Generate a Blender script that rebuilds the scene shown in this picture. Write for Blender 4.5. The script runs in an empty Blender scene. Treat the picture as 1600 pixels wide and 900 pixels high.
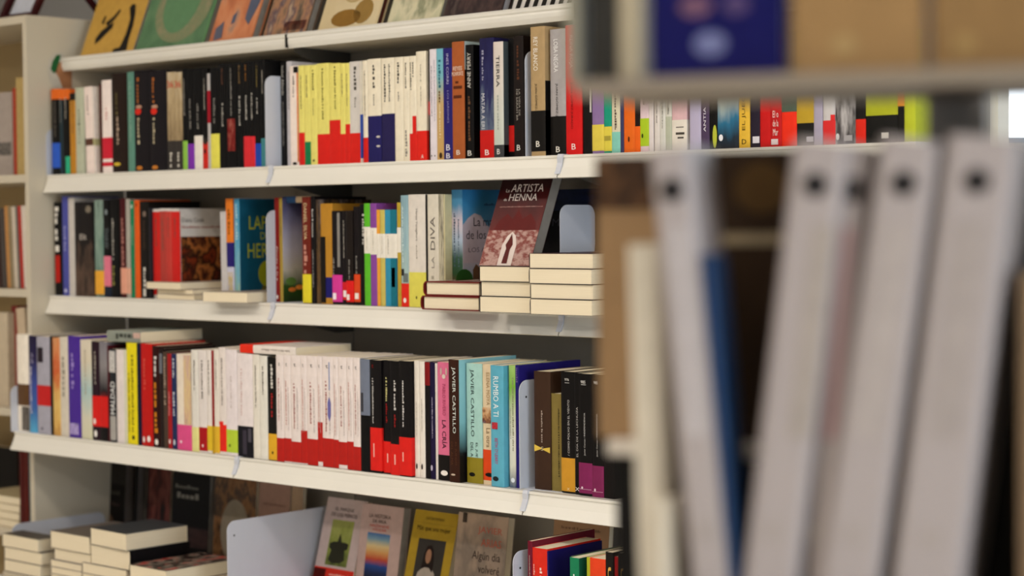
import bpy, math, random
import numpy as np
from mathutils import Matrix, Vector

random.seed(7)
scene = bpy.context.scene
COL = scene.collection

# ------------------------------------------------------------------ camera
F = 3000.0                                   # focal length in pixels of a 1600 px wide frame
ROLL, VPX, VPY = 0.009, -2535.0, 376.0
def _basis():
    c, s = math.cos(ROLL), math.sin(ROLL)
    hy = VPY - ROLL * (800 - VPX)
    p = math.atan((450 - hy) / F)
    up = np.array([0, math.cos(p), math.sin(p)])
    up = np.array([-s * up[1], c * up[1], up[2]])
    vl = np.array([VPX - 800, -(VPY - 450), -F]); vl /= np.linalg.norm(vl)
    vl -= up * (vl @ up); vl /= np.linalg.norm(vl)
    X = -vl; Y = np.cross(up, X)
    return np.array([X, Y, up])
M = _basis()
C = np.array([0.0, 0.0, 1.4])
def ray(x, y): return M @ np.array([x - 800, -(y - 450), -F])
def onX(x, y, X): d = ray(x, y); return C + d * (X - C[0]) / d[0]
def onY(x, y, Y): d = ray(x, y); return C + d * (Y - C[1]) / d[1]
def proj(P):
    v = M.T @ (np.array(P) - C); return 800 + F * v[0] / -v[2], 450 - F * v[1] / -v[2]
cam_d = bpy.data.cameras.new('camera'); cam = bpy.data.objects.new('camera', cam_d); COL.objects.link(cam)
cam_d.sensor_width = 36.0; cam_d.lens = F / 1600 * 36.0
mw = Matrix.Identity(4)
for i in range(3):
    for j in range(3): mw[i][j] = M[i][j]
    mw[i][3] = C[i]
cam.matrix_world = mw
cam_d.clip_start = 0.05
cam_d.dof.use_dof = True; cam_d.dof.focus_distance = 3.3; cam_d.dof.aperture_fstop = 2.9
scene.camera = cam

# ------------------------------------------------------------------ world, lamps, exposure
w = bpy.data.worlds.new('world'); scene.world = w; w.use_nodes = True
w.node_tree.nodes['Background'].inputs[0].default_value = (0.75, 0.87, 1.0, 1)
w.node_tree.nodes['Background'].inputs[1].default_value = 0.35
scene.view_settings.view_transform = 'Standard'; scene.view_settings.look = 'None'
scene.view_settings.gamma = 1.0; scene.view_settings.use_curve_mapping = False
scene.view_settings.exposure = -0.12
def area(name, loc, rot, sx, sy, power, col):
    l = bpy.data.lights.new(name, 'AREA'); l.shape = 'RECTANGLE'; l.size = sx; l.size_y = sy
    l.energy = power; l.color = col
    o = bpy.data.objects.new(name, l); COL.objects.link(o); o.location = loc; o.rotation_euler = rot
    return o
WARM = (1.0, 0.93, 0.87)
CEIL = 2.75
LAMPS = [(-0.9, 1.0, 11), (-2.5, 1.0, 13), (-4.1, 1.0, 8), (-0.9, -0.9, 18), (-2.9, -0.9, 28), (0.9, 0.3, 9)]
for i, (lx, ly, pw) in enumerate(LAMPS):
    area('ceiling_lamp', (lx, ly, CEIL - 0.075), (0, 0, 0), 1.1, 0.26, pw, WARM)
area('window_daylight', (2.75, 0.8, 1.5), (0, math.radians(90), 0), 1.6, 2.0, 55, (0.66, 0.82, 1.0))

# ------------------------------------------------------------------ materials
def lin(h):
    h = h.lstrip('#'); out = []
    for k in (0, 2, 4):
        c = int(h[k:k+2], 16) / 255.0
        out.append(c / 12.92 if c <= 0.04045 else ((c + 0.055) / 1.055) ** 2.4)
    return (*out, 1.0)
_m = {}
def mat(h, rough=0.42, spec=0.16, metal=0.0, var=0.06, scale=60.0):
    key = (h, rough, spec, metal, var)
    if key in _m: return _m[key]
    m = bpy.data.materials.new('surface_' + h.lstrip('#')); m.use_nodes = True
    nt = m.node_tree; b = nt.nodes['Principled BSDF']
    tc = nt.nodes.new('ShaderNodeTexCoord'); n = nt.nodes.new('ShaderNodeTexNoise')
    n.inputs['Scale'].default_value = scale; n.inputs['Detail'].default_value = 3
    nt.links.new(tc.outputs['Object'], n.inputs['Vector'])
    r = nt.nodes.new('ShaderNodeValToRGB'); c = lin(h)
    r.color_ramp.elements[0].position = 0.3; r.color_ramp.elements[1].position = 0.7
    r.color_ramp.elements[0].color = (*[max(0, v * (1 - var)) for v in c[:3]], 1)
    r.color_ramp.elements[1].color = (*[min(1, v * (1 + var)) for v in c[:3]], 1)
    nt.links.new(n.outputs['Fac'], r.inputs['Fac']); nt.links.new(r.outputs['Color'], b.inputs['Base Color'])
    b.inputs['Roughness'].default_value = rough; b.inputs['Specular IOR Level'].default_value = spec
    b.inputs['Metallic'].default_value = metal
    _m[key] = m; return m
def art(cols, grad=0.5, scale=6.0, seed=0, axis='Z', rough=0.35):
    """a printed picture: a ramp of colours over height mixed with noise"""
    key = ('art', tuple(cols), grad, scale, seed, axis)
    if key in _m: return _m[key]
    m = bpy.data.materials.new('printed_picture'); m.use_nodes = True
    nt = m.node_tree; b = nt.nodes['Principled BSDF']; L = nt.links.new
    tc = nt.nodes.new('ShaderNodeTexCoord'); sp = nt.nodes.new('ShaderNodeSeparateXYZ')
    L(tc.outputs['Generated'], sp.inputs[0])
    mp = nt.nodes.new('ShaderNodeMapping'); mp.inputs['Location'].default_value = (seed * 3.1, seed * 1.7, seed * 2.3)
    L(tc.outputs['Generated'], mp.inputs['Vector'])
    n = nt.nodes.new('ShaderNodeTexNoise'); n.inputs['Scale'].default_value = scale; n.inputs['Detail'].default_value = 4
    L(mp.outputs['Vector'], n.inputs['Vector'])
    a = nt.nodes.new('ShaderNodeMath'); a.operation = 'MULTIPLY'; a.inputs[1].default_value = grad
    L(sp.outputs[axis], a.inputs[0])
    s = nt.nodes.new('ShaderNodeMath'); s.operation = 'SUBTRACT'; s.inputs[1].default_value = 0.5
    L(n.outputs['Fac'], s.inputs[0])
    k = nt.nodes.new('ShaderNodeMath'); k.operation = 'MULTIPLY_ADD'; k.inputs[1].default_value = 2.2 * (1 - grad)
    L(s.outputs[0], k.inputs[0]); 
    k2 = nt.nodes.new('ShaderNodeMath'); k2.operation = 'ADD'; k2.inputs[1].default_value = 0.5 * (1 - grad)
    L(a.outputs[0], k2.inputs[0]); L(k2.outputs[0], k.inputs[2])
    r = nt.nodes.new('ShaderNodeValToRGB'); e = r.color_ramp.elements
    while len(e) < len(cols): e.new(0.5)
    for i, h in enumerate(cols):
        e[i].position = i / (len(cols) - 1); e[i].color = lin(h)
    L(k.outputs[0], r.inputs['Fac']); L(r.outputs['Color'], b.inputs['Base Color'])
    b.inputs['Roughness'].default_value = rough; b.inputs['Specular IOR Level'].default_value = 0.22
    _m[key] = m; return m
def pages_mat():
    if 'pages' in _m: return _m['pages']
    m = bpy.data.materials.new('page_edges'); m.use_nodes = True; nt = m.node_tree; b = nt.nodes['Principled BSDF']
    tc = nt.nodes.new('ShaderNodeTexCoord'); mp = nt.nodes.new('ShaderNodeMapping'); mp.inputs['Scale'].default_value = (1800, 12, 12)
    n = nt.nodes.new('ShaderNodeTexNoise'); n.inputs['Scale'].default_value = 1.0
    r = nt.nodes.new('ShaderNodeValToRGB')
    r.color_ramp.elements[0].color = lin('#DCCDAE'); r.color_ramp.elements[1].color = lin('#F3E6CB')
    nt.links.new(tc.outputs['Object'], mp.inputs['Vector']); nt.links.new(mp.outputs['Vector'], n.inputs['Vector'])
    nt.links.new(n.outputs['Fac'], r.inputs['Fac']); nt.links.new(r.outputs['Color'], b.inputs['Base Color'])
    b.inputs['Roughness'].default_value = 0.85
    _m['pages'] = m; return m
ENAMEL = mat('#E6E2D8', 0.24, 0.5, var=0.015, scale=9)
ENAMEL2 = mat('#EDE9DF', 0.35, 0.5, var=0.02, scale=9)
STEEL = mat('#C9CCD6', 0.38, 0.5, var=0.02, scale=20)
def M_(c): return c if not isinstance(c, str) else mat(c)

# ------------------------------------------------------------------ mesh helpers
def part(name, verts, faces, m, parent=None, smooth=False):
    me = bpy.data.meshes.new(name); me.from_pydata([tuple(v) for v in verts], [], faces); me.update()
    if m is not None: me.materials.append(m)
    if smooth:
        for p in me.polygons: p.use_smooth = True
    o = bpy.data.objects.new(name, me); COL.objects.link(o); o.parent = parent
    return o
def empty(name, loc=(0, 0, 0), mtx=None):
    o = bpy.data.objects.new(name, None); COL.objects.link(o); o.empty_display_size = 0.02
    if mtx is not None: o.matrix_basis = mtx
    else: o.location = loc
    return o
LABELS = {}
def tag(o, label, cat, group=None):
    n = len(label.split())
    if n < 4 or n > 16: print('LABELLEN', n, label)
    if label in LABELS: print('DUPLABEL', label)
    LABELS[label] = 1
    o['label'] = label; o['category'] = cat
    if group: o['group'] = group
    return o
def boxv(x0, x1, y0, y1, z0, z1):
    v = [(x0,y0,z0),(x1,y0,z0),(x1,y1,z0),(x0,y1,z0),(x0,y0,z1),(x1,y0,z1),(x1,y1,z1),(x0,y1,z1)]
    f = [(0,3,2,1),(4,5,6,7),(0,1,5,4),(1,2,6,5),(2,3,7,6),(3,0,4,7)]
    return v, f
def box(name, x0, x1, y0, y1, z0, z1, m, parent=None):
    v, f = boxv(x0, x1, y0, y1, z0, z1); return part(name, v, f, m, parent)
def prism(name, poly, axis, a0, a1, m, parent=None):
    """closed polygon extruded along axis; poly coords are the other two axes in order"""
    n = len(poly)
    def P(p, a):
        return (a, p[0], p[1]) if axis == 'x' else (p[0], a, p[1]) if axis == 'y' else (p[0], p[1], a)
    v = [P(p, a0) for p in poly] + [P(p, a1) for p in poly]
    f = [tuple(range(n))[::-1], tuple(range(n, 2*n))] + [(i, (i+1) % n, n + (i+1) % n, n + i) for i in range(n)]
    o = part(name, v, f, m, parent)
    import bmesh
    bm = bmesh.new(); bm.from_mesh(o.data); bmesh.ops.recalc_face_normals(bm, faces=bm.faces); bm.to_mesh(o.data); bm.free()
    return o
_txt = {}
def text_geo(s):
    if s in _txt: return _txt[s]
    cu = bpy.data.curves.new('t', 'FONT'); cu.body = s; cu.resolution_u = 2; cu.align_x = 'LEFT'
    ob = bpy.data.objects.new('t', cu)
    me = bpy.data.meshes.new_from_object(ob)
    v = np.array([x.co[:] for x in me.vertices]); f = [tuple(p.vertices) for p in me.polygons]
    bpy.data.objects.remove(ob); bpy.data.curves.remove(cu); bpy.data.meshes.remove(me)
    v[:, :2] -= v[:, :2].min(0); sz = v[:, :2].max(0); v[:, 0] /= sz[0]; v[:, 1] /= sz[1]
    _txt[s] = (v, f); return v, f
def micro_geo(n, seed):
    """illegible small print: a line of little strokes"""
    r = random.Random(seed); v = []; f = []; x = 0.0
    for _ in range(n):
        wd = r.uniform(0.5, 1.2); hgt = r.choice([0.62, 0.7, 1.0])
        k = len(v); v += [(x,0,0),(x+wd,0,0),(x+wd,hgt,0),(x,hgt,0)]; f.append((k,k+1,k+2,k+3))
        x += wd + (0.9 if r.random() < 0.18 else 0.28)
    v = np.array(v); v[:, 0] /= v[:, 0].max(); return v, f
def put_text(geo, name, m, parent, org, ux, uy, L, H):
    v, f = geo; org, ux, uy = Vector(org), Vector(ux), Vector(uy)
    return part(name, [org + ux * (p[0] * L) + uy * (p[1] * H) for p in v], f, m, parent)

# ------------------------------------------------------------------ one book
def uprism(name, w, d, z0, z1, t, b, m, parent, out=0.0, dback=None):
    N = 6; o = []; inn = []
    dd = d if dback is None else dback
    hw = w / 2 + out
    sp = [(-1 + 2 * k / N) for k in range(N + 1)]
    o = [(-hw, dd)] + [(hw * q, b * q * q * q * q - out) for q in sp] + [(hw, dd)]
    hi = max(w / 2 - t, w * 0.12)
    inn = [(-hi, dd)] + [(hi * q, b * q * q * q * q + t) for q in sp] + [(hi, dd)]
    n = len(o); v = []
    for z in (z0, z1):
        v += [(x, y, z) for x, y in o] + [(x, y, z) for x, y in inn]
    f = []
    for i in range(n - 1):
        f.append((i, i+1, 2*n+i+1, 2*n+i)); f.append((n+i+1, n+i, 3*n+i, 3*n+i+1))
        f.append((i+1, i, n+i, n+i+1)); f.append((2*n+i, 2*n+i+1, 3*n+i+1, 3*n+i))
    f.append((0, 2*n, 3*n, n)); f.append((n-1, 2*n-1, 4*n-1, 3*n-1))
    return part(name, v, f, m, parent)
def lum(h):
    c = lin(h); return 0.3*c[0] + 0.6*c[1] + 0.1*c[2]
_seed = [0]
ROUND = ('foot_mark', 'dot', 'head_mark', 'label_mark', 'beetle_head', 'beetle_spot', 'hexagon', 'head_emblem', 'rabbit_head', 'rabbit_ear', 'half_moon', 'portrait')
def book(name, w, h, d, col, mtx, o=None):
    """local: thickness x, depth y (spine at y=0), height z"""
    o = o or {}; _seed[0] += 1; sd = _seed[0]
    root = empty(name, mtx=mtx)
    hard = o.get('hard', False); t = 0.0022 if hard else 0.0006; ins = 0.003 if hard else 0.0007
    t = min(t, w * 0.2); b = min(0.0012, w * 0.08) if not hard else min(0.006, w * 0.2)
    cm = M_(col)
    cv = uprism('cover', w, d, 0, h, t, b, cm, root)
    pv, pf = boxv(-w/2 + t, w/2 - t, t + b, d - ins, ins, h - ins)
    part('pages', pv, pf, o.get('pm') or pages_mat(), root)
    e = 0.0003
    for (f0, f1, c) in o.get('b', ()):
        uprism(o.get('bn', 'spine_band'), w, d, h * (1 - f1) + (0.0001 if f1 >= 1 else 0), h * (1 - f0) - (0.0001 if f0 <= 0 else 0), 0.0002, b, M_(c), root, out=e, dback=o.get('bd', d - 0.001))
    for (s, f0, f1, c, wf, *rest) in o.get('t', ()):
        dr = rest[0] if rest else 'd'; dx = (rest[1] if len(rest) > 1 else 0) * w
        geo = text_geo(s); mm = mat(c, 0.5, var=0.0); L = (f1 - f0) * h; W = wf * w; y = -0.0007
        if dr == 'd': put_text(geo, 'title', mm, root, (dx - W/2, y, h * (1 - f0)), (0,0,-1), (1,0,0), L, W)
        elif dr == 'u': put_text(geo, 'title', mm, root, (dx + W/2, y, h * (1 - f1)), (0,0,1), (-1,0,0), L, W)
        else: put_text(geo, 'spine_mark', mm, root, (dx - W/2, y, h * (1 - f1)), (1,0,0), (0,0,1), W, L)
    ml = o.get('m')
    if ml is None and not o.get('t') and not o.get('nm') and w > 0.006:
        base = col if isinstance(col, str) else '#333333'
        ml = [(0.1, 0.3 + 0.3 * random.random(), '#5a5046' if lum(base) > 0.25 else '#b9b2a6', 0.16)]
    for (f0, f1, c, wf, *rest) in (ml or ()):
        dx = (rest[0] if rest else 0) * w; L = (f1 - f0) * h; W = wf * w
        put_text(micro_geo(max(4, int(L / W * 0.9)), sd + int(f0 * 100)), 'small_print', mat(c, 0.5, var=0.0), root, (dx - W/2, -0.0006, h * (1 - f0)), (0,0,-1), (1,0,0), L, W)
    for (nm_, f0, f1, x0, x1, c) in o.get('r', ()):      # flat printed patches on the spine
        if nm_ in ROUND:
            cx, cz, rx, rz = -w/2 + (x0 + x1) / 2 * w, h * (1 - (f0 + f1) / 2), (x1 - x0) / 2 * w, (f1 - f0) / 2 * h; nn = 6 if nm_ == 'hexagon' else 14
            part(nm_, [(cx + rx * math.cos(a + .52), -0.0007, cz + rz * math.sin(a + .52)) for a in [2*math.pi*q/nn for q in range(nn)]], [tuple(range(nn))], M_(c), root)
        else: box(nm_, -w/2 + x0 * w, -w/2 + x1 * w, -0.0007, 0.0002, h * (1 - f1), h * (1 - f0), M_(c), root)
    for (nm_, pts, c) in o.get('sp', ()):                 # flat printed shapes on the spine
        part(nm_, [(-w/2 + p[0] * w, -0.0006, h * (1 - p[1])) for p in pts], [tuple(range(len(pts)))], M_(c), root)
    for it in o.get('c', ()):                             # things printed on the +x cover
        x = w / 2 + 0.0003; k = it[0]
        if k == 'rect':
            _, nm_, u0, u1, v0, v1, c = it
            box(nm_, w/2 - 0.0001, x, u0 * d, u1 * d, h * (1 - v1), h * (1 - v0), M_(c), root)
        elif k == 'text':
            _, s, u0, u1, v0, v1, c = it
            put_text(text_geo(s), 'cover_title', mat(c, 0.5, var=0.0), root, (x + 0.0004, u0 * d, h * (1 - v1)), (0,1,0), (0,0,1), (u1-u0)*d, (v1-v0)*h)
        elif k == 'micro':
            _, u0, u1, v0, v1, c = it
            put_text(micro_geo(max(4, int((u1-u0)*d / ((v1-v0)*h) * 0.9)), sd), 'small_print', mat(c, 0.5, var=0.0), root, (x + 0.0004, u0 * d, h * (1 - v1)), (0,1,0), (0,0,1), (u1-u0)*d, (v1-v0)*h)
        elif k == 'poly':
            _, nm_, pts, c = it[:4]; lift = it[4] if len(it) > 4 else 0.0003
            n = len(pts); part(nm_, [(x + lift, p[0] * d, h * (1 - p[1])) for p in pts], [tuple(range(n))[::-1]], M_(c), root)
    return root
def ell(cx, cy, rx, ry, n=20):
    return [(cx + rx * math.cos(2*math.pi*i/n), cy + ry * math.sin(2*math.pi*i/n)) for i in range(n)]

# ------------------------------------------------------------------ shelving geometry (world metres)
XL, XR = -3.815, -1.515
JOINTS = [-3.017, -2.233]
TIERS = {'A': (2.660, 1.790), 'B': (2.615, 1.518), 'C': (2.615, 1.236), 'D': (2.514, 0.926), 'E': (2.440, 0.600)}
YB = 2.84
BAYS = [XL] + JOINTS + [XR]

# ------------------------------------------------------------------ the room
def struct(o): o['kind'] = 'structure'; return o
RX0, RX1, RY0, RY1 = -6.6, 3.0, -2.6, 4.3
struct(box('floor', RX0, RX1, RY0, RY1, -0.08, 0.0, mat('#E0D8C8', 0.5, var=0.12, scale=4)))
struct(box('ceiling', RX0, RX1, RY0, RY1, CEIL, CEIL + 0.08, mat('#E6E2DA', 0.8, var=0.02, scale=6)))
WALL = mat('#C4C2C0', 0.85, var=0.04, scale=5)
struct(box('wall_left', RX0 - 0.1, RX0, RY0, RY1, 0, CEIL, WALL))
struct(box('wall_front', RX0, RX1, RY0 - 0.1, RY0, 0, CEIL, WALL))
# back wall with a high window
WX0, WX1, WZ0, WZ1 = -2.315, -1.10, 1.575, 2.25
wb = struct(empty('wall_back', (0, 0, 0)))
box('wall_panel', RX0, WX0, RY1, RY1 + 0.12, 0, CEIL, WALL, wb); box('wall_panel', WX1, RX1, RY1, RY1 + 0.12, 0, CEIL, WALL, wb)
box('wall_panel', WX0, WX1, RY1, RY1 + 0.12, 0, WZ0, WALL, wb); box('wall_panel', WX0, WX1, RY1, RY1 + 0.12, WZ1, CEIL, WALL, wb)
def emit(name, col, s):
    m = bpy.data.materials.new(name); m.use_nodes = True; nt = m.node_tree
    b = nt.nodes['Principled BSDF']; b.inputs['Base Color'].default_value = (0.8, 0.8, 0.8, 1)
    b.inputs['Emission Color'].default_value = col; b.inputs['Emission Strength'].default_value = s
    return m
DAY = emit('daylight_pane', (0.82, 0.91, 1.0, 1), 3.0)
w1 = struct(empty('window_1', (0, 0, 0)))
box('pane', WX0 + 0.02, WX1 - 0.02, RY1 + 0.05, RY1 + 0.06, WZ0 + 0.02, WZ1 - 0.02, DAY, w1)
box('window_sill', WX0 - 0.03, WX1 + 0.03, RY1 - 0.03, RY1 + 0.1, WZ0 - 0.02, WZ0 + 0.001, mat('#E8E6E0'), w1)
box('window_frame', WX0, WX0 + 0.02, RY1 + 0.03, RY1 + 0.09, WZ0, WZ1, mat('#E8E6E0'), w1)
box('window_frame', WX1 - 0.02, WX1, RY1 + 0.03, RY1 + 0.09, WZ0, WZ1, mat('#E8E6E0'), w1)
box('window_frame', WX0, WX1, RY1 + 0.03, RY1 + 0.09, WZ1 - 0.02, WZ1, mat('#E8E6E0'), w1)
# right wall with the shop window the daylight comes through
wr = struct(empty('wall_right', (0, 0, 0)))
box('wall_panel', RX1, RX1 + 0.12, RY0, -0.3, 0, CEIL, WALL, wr); box('wall_panel', RX1, RX1 + 0.12, 1.9, RY1, 0, CEIL, WALL, wr)
box('wall_panel', RX1, RX1 + 0.12, -0.3, 1.9, 0, 0.6, WALL, wr); box('wall_panel', RX1, RX1 + 0.12, -0.3, 1.9, 2.4, CEIL, WALL, wr)
w2 = struct(empty('window_2', (0, 0, 0)))
box('pane', RX1 + 0.05, RX1 + 0.06, -0.27, 1.87, 0.63, 2.37, DAY, w2)
for y0 in (-0.3, 0.785, 1.87): box('window_frame', RX1 + 0.02, RX1 + 0.09, y0, y0 + 0.03, 0.6, 2.4, mat('#E8E6E0'), w2)
for z0 in (0.6, 2.37): box('window_frame', RX1 + 0.02, RX1 + 0.09, -0.3, 1.9, z0, z0 + 0.03, mat('#E8E6E0'), w2)
LAMPM = emit('lamp_diffuser', (1.0, 0.88, 0.7, 1), 6.0)
ORD = ['first', 'second', 'third', 'fourth', 'fifth', 'sixth', 'seventh', 'eighth', 'ninth', 'tenth', 'eleventh', 'twelfth']
for i, (lx, ly, pw) in enumerate(LAMPS):
    t = empty('ceiling_light', (lx, ly, CEIL)); where = ['in front of the right shelf bay', 'in front of the middle shelf bay', 'in front of the left bookcase', 'behind the camera on the right', 'behind the camera on the left', 'near the shop window'][i]
    tag(t, 'long white ceiling lamp ' + where, 'lamp', 'ceiling lamps')
    box('housing', -0.6, 0.6, -0.16, 0.16, -0.05, -0.001, ENAMEL2, t); box('diffuser', -0.56, 0.56, -0.13, 0.13, -0.06, -0.05, LAMPM, t)

# ------------------------------------------------------------------ the long shelving
unit = empty('shelving_unit', (XL, YB, 0)); tag(unit, 'long white metal shelving unit carrying five tiers of books', 'shelving')
unit.location = (0, 0, 0)
BACK = mat('#9a948a', 0.6, var=0.05, scale=12)
BRACK = mat('#4a463f', 0.5)
for i in range(3):
    x0, x1 = BAYS[i] + 0.0015, BAYS[i+1] - 0.0015
    box('back_panel', x0, x1, YB, YB + 0.012, 0.05, 2.02, BACK, unit)
    box('base_plinth', x0, x1, 2.46, YB, 0, 0.12, ENAMEL2, unit)
    for T, (yf, z) in TIERS.items():
        if T == 'A':
            sh = prism('shelf', [(yf + 0.004, z), (YB, z - 0.004), (YB, z - 0.026), (yf + 0.006, z - 0.022)], 'x', x0, x1, ENAMEL2, unit)
            prism('price_rail', [(yf + 0.012, z + 0.004), (yf + 0.003, z + 0.004), (yf - 0.001, z), (yf - 0.001, z - 0.004), (yf + 0.0015, z - 0.007), (yf + 0.0005, z - 0.011), (yf + 0.001, z - 0.018), (yf + 0.005, z - 0.027), (yf + 0.009, z - 0.027), (yf + 0.008, z)], 'x', x0, x1, ENAMEL, sh)
        else:
            sh = prism('shelf', [(yf + 0.004, z), (YB, z), (YB, z - 0.014), (yf + 0.004, z - 0.014)], 'x', x0, x1, ENAMEL, unit)
            prism('price_rail', [(yf + 0.0055, z), (yf + 0.0005, z), (yf - 0.0005, z - 0.001), (yf - 0.0005, z - 0.0045), (yf + 0.0015, z - 0.006), (yf + 0.0012, z - 0.0085), (yf - 0.004, z - 0.022), (yf - 0.0105, z - 0.0355), (yf - 0.013, z - 0.0405), (yf - 0.0105, z - 0.042), (yf - 0.001, z - 0.025), (yf + 0.0045, z - 0.012)], 'x', x0, x1, ENAMEL, sh)
for k, xj in enumerate(BAYS):
    box('upright', xj - 0.012, xj + 0.012, YB + 0.013, YB + 0.05, 0, 2.03, ENAMEL2, unit)
    if 0 < k < 3:
        for T, (yf, z) in TIERS.items():
            prism('bracket', [(yf + 0.02, z - 0.016), (YB, z - 0.016), (YB, z - 0.07), (YB - 0.05, z - 0.07), (yf + 0.02, z - 0.034)], 'x', xj - 0.0015, xj + 0.0015, BRACK, unit)
            if T in 'BCD':
                prism('rail_clip', [(yf + 0.012, z + 0.0016), (yf - 0.003, z + 0.0016), (yf - 0.0055, z - 0.004), (yf - 0.0048, z - 0.014), (yf - 0.0095, z - 0.026), (yf - 0.0135, z - 0.034), (yf - 0.0105, z - 0.034), (yf - 0.004, z - 0.02), (yf - 0.001, z - 0.004), (yf + 0.002, z + 0.0006), (yf + 0.012, z + 0.0006)], 'x', xj - 0.0055, xj + 0.0055, STEEL, unit)
            elif T == 'A':
                box('rail_clip', xj - 0.002, xj + 0.002, yf - 0.003, yf + 0.002, z - 0.026, z + 0.002, mat('#1d1a17'), unit)

# ------------------------------------------------------------------ rows of standing books
WHERE = {'B': 'on the upper shelf', 'C': 'on the middle shelf', 'D': 'on the lower shelf', 'E': 'on the bottom shelf'}
def at_shelf(px, T, Y, z):
    py = 450.0
    for _ in range(4):
        P = onY(px, py, Y); py = proj((P[0], Y, z))[1]
    return P[0]
def row(T, items, setback=0.008, group=None):
    yf, z = TIERS[T]; n = len(items); pos = []
    for (x0, x1, yt, col, desc, o) in items:
        Y = yf + o.get('s', setback); X0 = at_shelf(x0, T, Y, z); X1 = at_shelf(x1, T, Y, z)
        pos.append([X0, X1, Y])
    for i, (x0, x1, yt, col, desc, o) in enumerate(items):
        X0, X1, Y = pos[i]
        if i + 1 < n:
            if pos[i+1][2] < Y - 0.001 and not o.get('keep'): X1 = max(X1, pos[i+1][0]) if pos[i+1][0] - X1 < 0.012 else X1
            X1 = min(X1, pos[i+1][0] - 0.0002)
        if i and X0 < pos[i-1][1]: X0 = pos[i-1][1] + 0.0002
        if X1 < X0 + 0.003: X1 = X0 + 0.003
        pos[i][1] = X1
        wd = X1 - X0; xm = (x0 + x1) / 2
        h = onY(x0 if 'tx' not in o else o['tx'], yt, Y)[2] - z
        h = o.get('h', h)
        ang = 0.0
        if 'tx' in o:
            Xt = onY(o['tx'], yt, Y)[0]; ang = math.atan2(Xt - X0, h)
        d = min(o.get('d', 0.145), YB - Y - 0.004)
        mt = Matrix.Translation((X0, Y, z + 0.0004)) @ Matrix.Rotation(ang, 4, 'Y') @ Matrix.Translation((wd / 2, 0, 0))
        if ang > 0: mt = Matrix.Translation((X1, Y, z + 0.0004)) @ Matrix.Rotation(ang, 4, 'Y') @ Matrix.Translation((-wd / 2, 0, 0))
        r = book('book', wd, h, d, col, mt, o)
        tag(r, desc + ' ' + WHERE[T], 'book', o.get('g', group))
BK = '#0b0a0b'; WH = '#EFE6DC'; CR = '#EDE3CC'; YL = '#E6DC78'; RD = '#D8241C'; NV = '#231F5C'; TR = '#B3201A'
def mk(s, c='#F4F1EA', f0=.925, f1=.965, wf=.5): return (s, f0, f1, c, wf, 'h')

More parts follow.
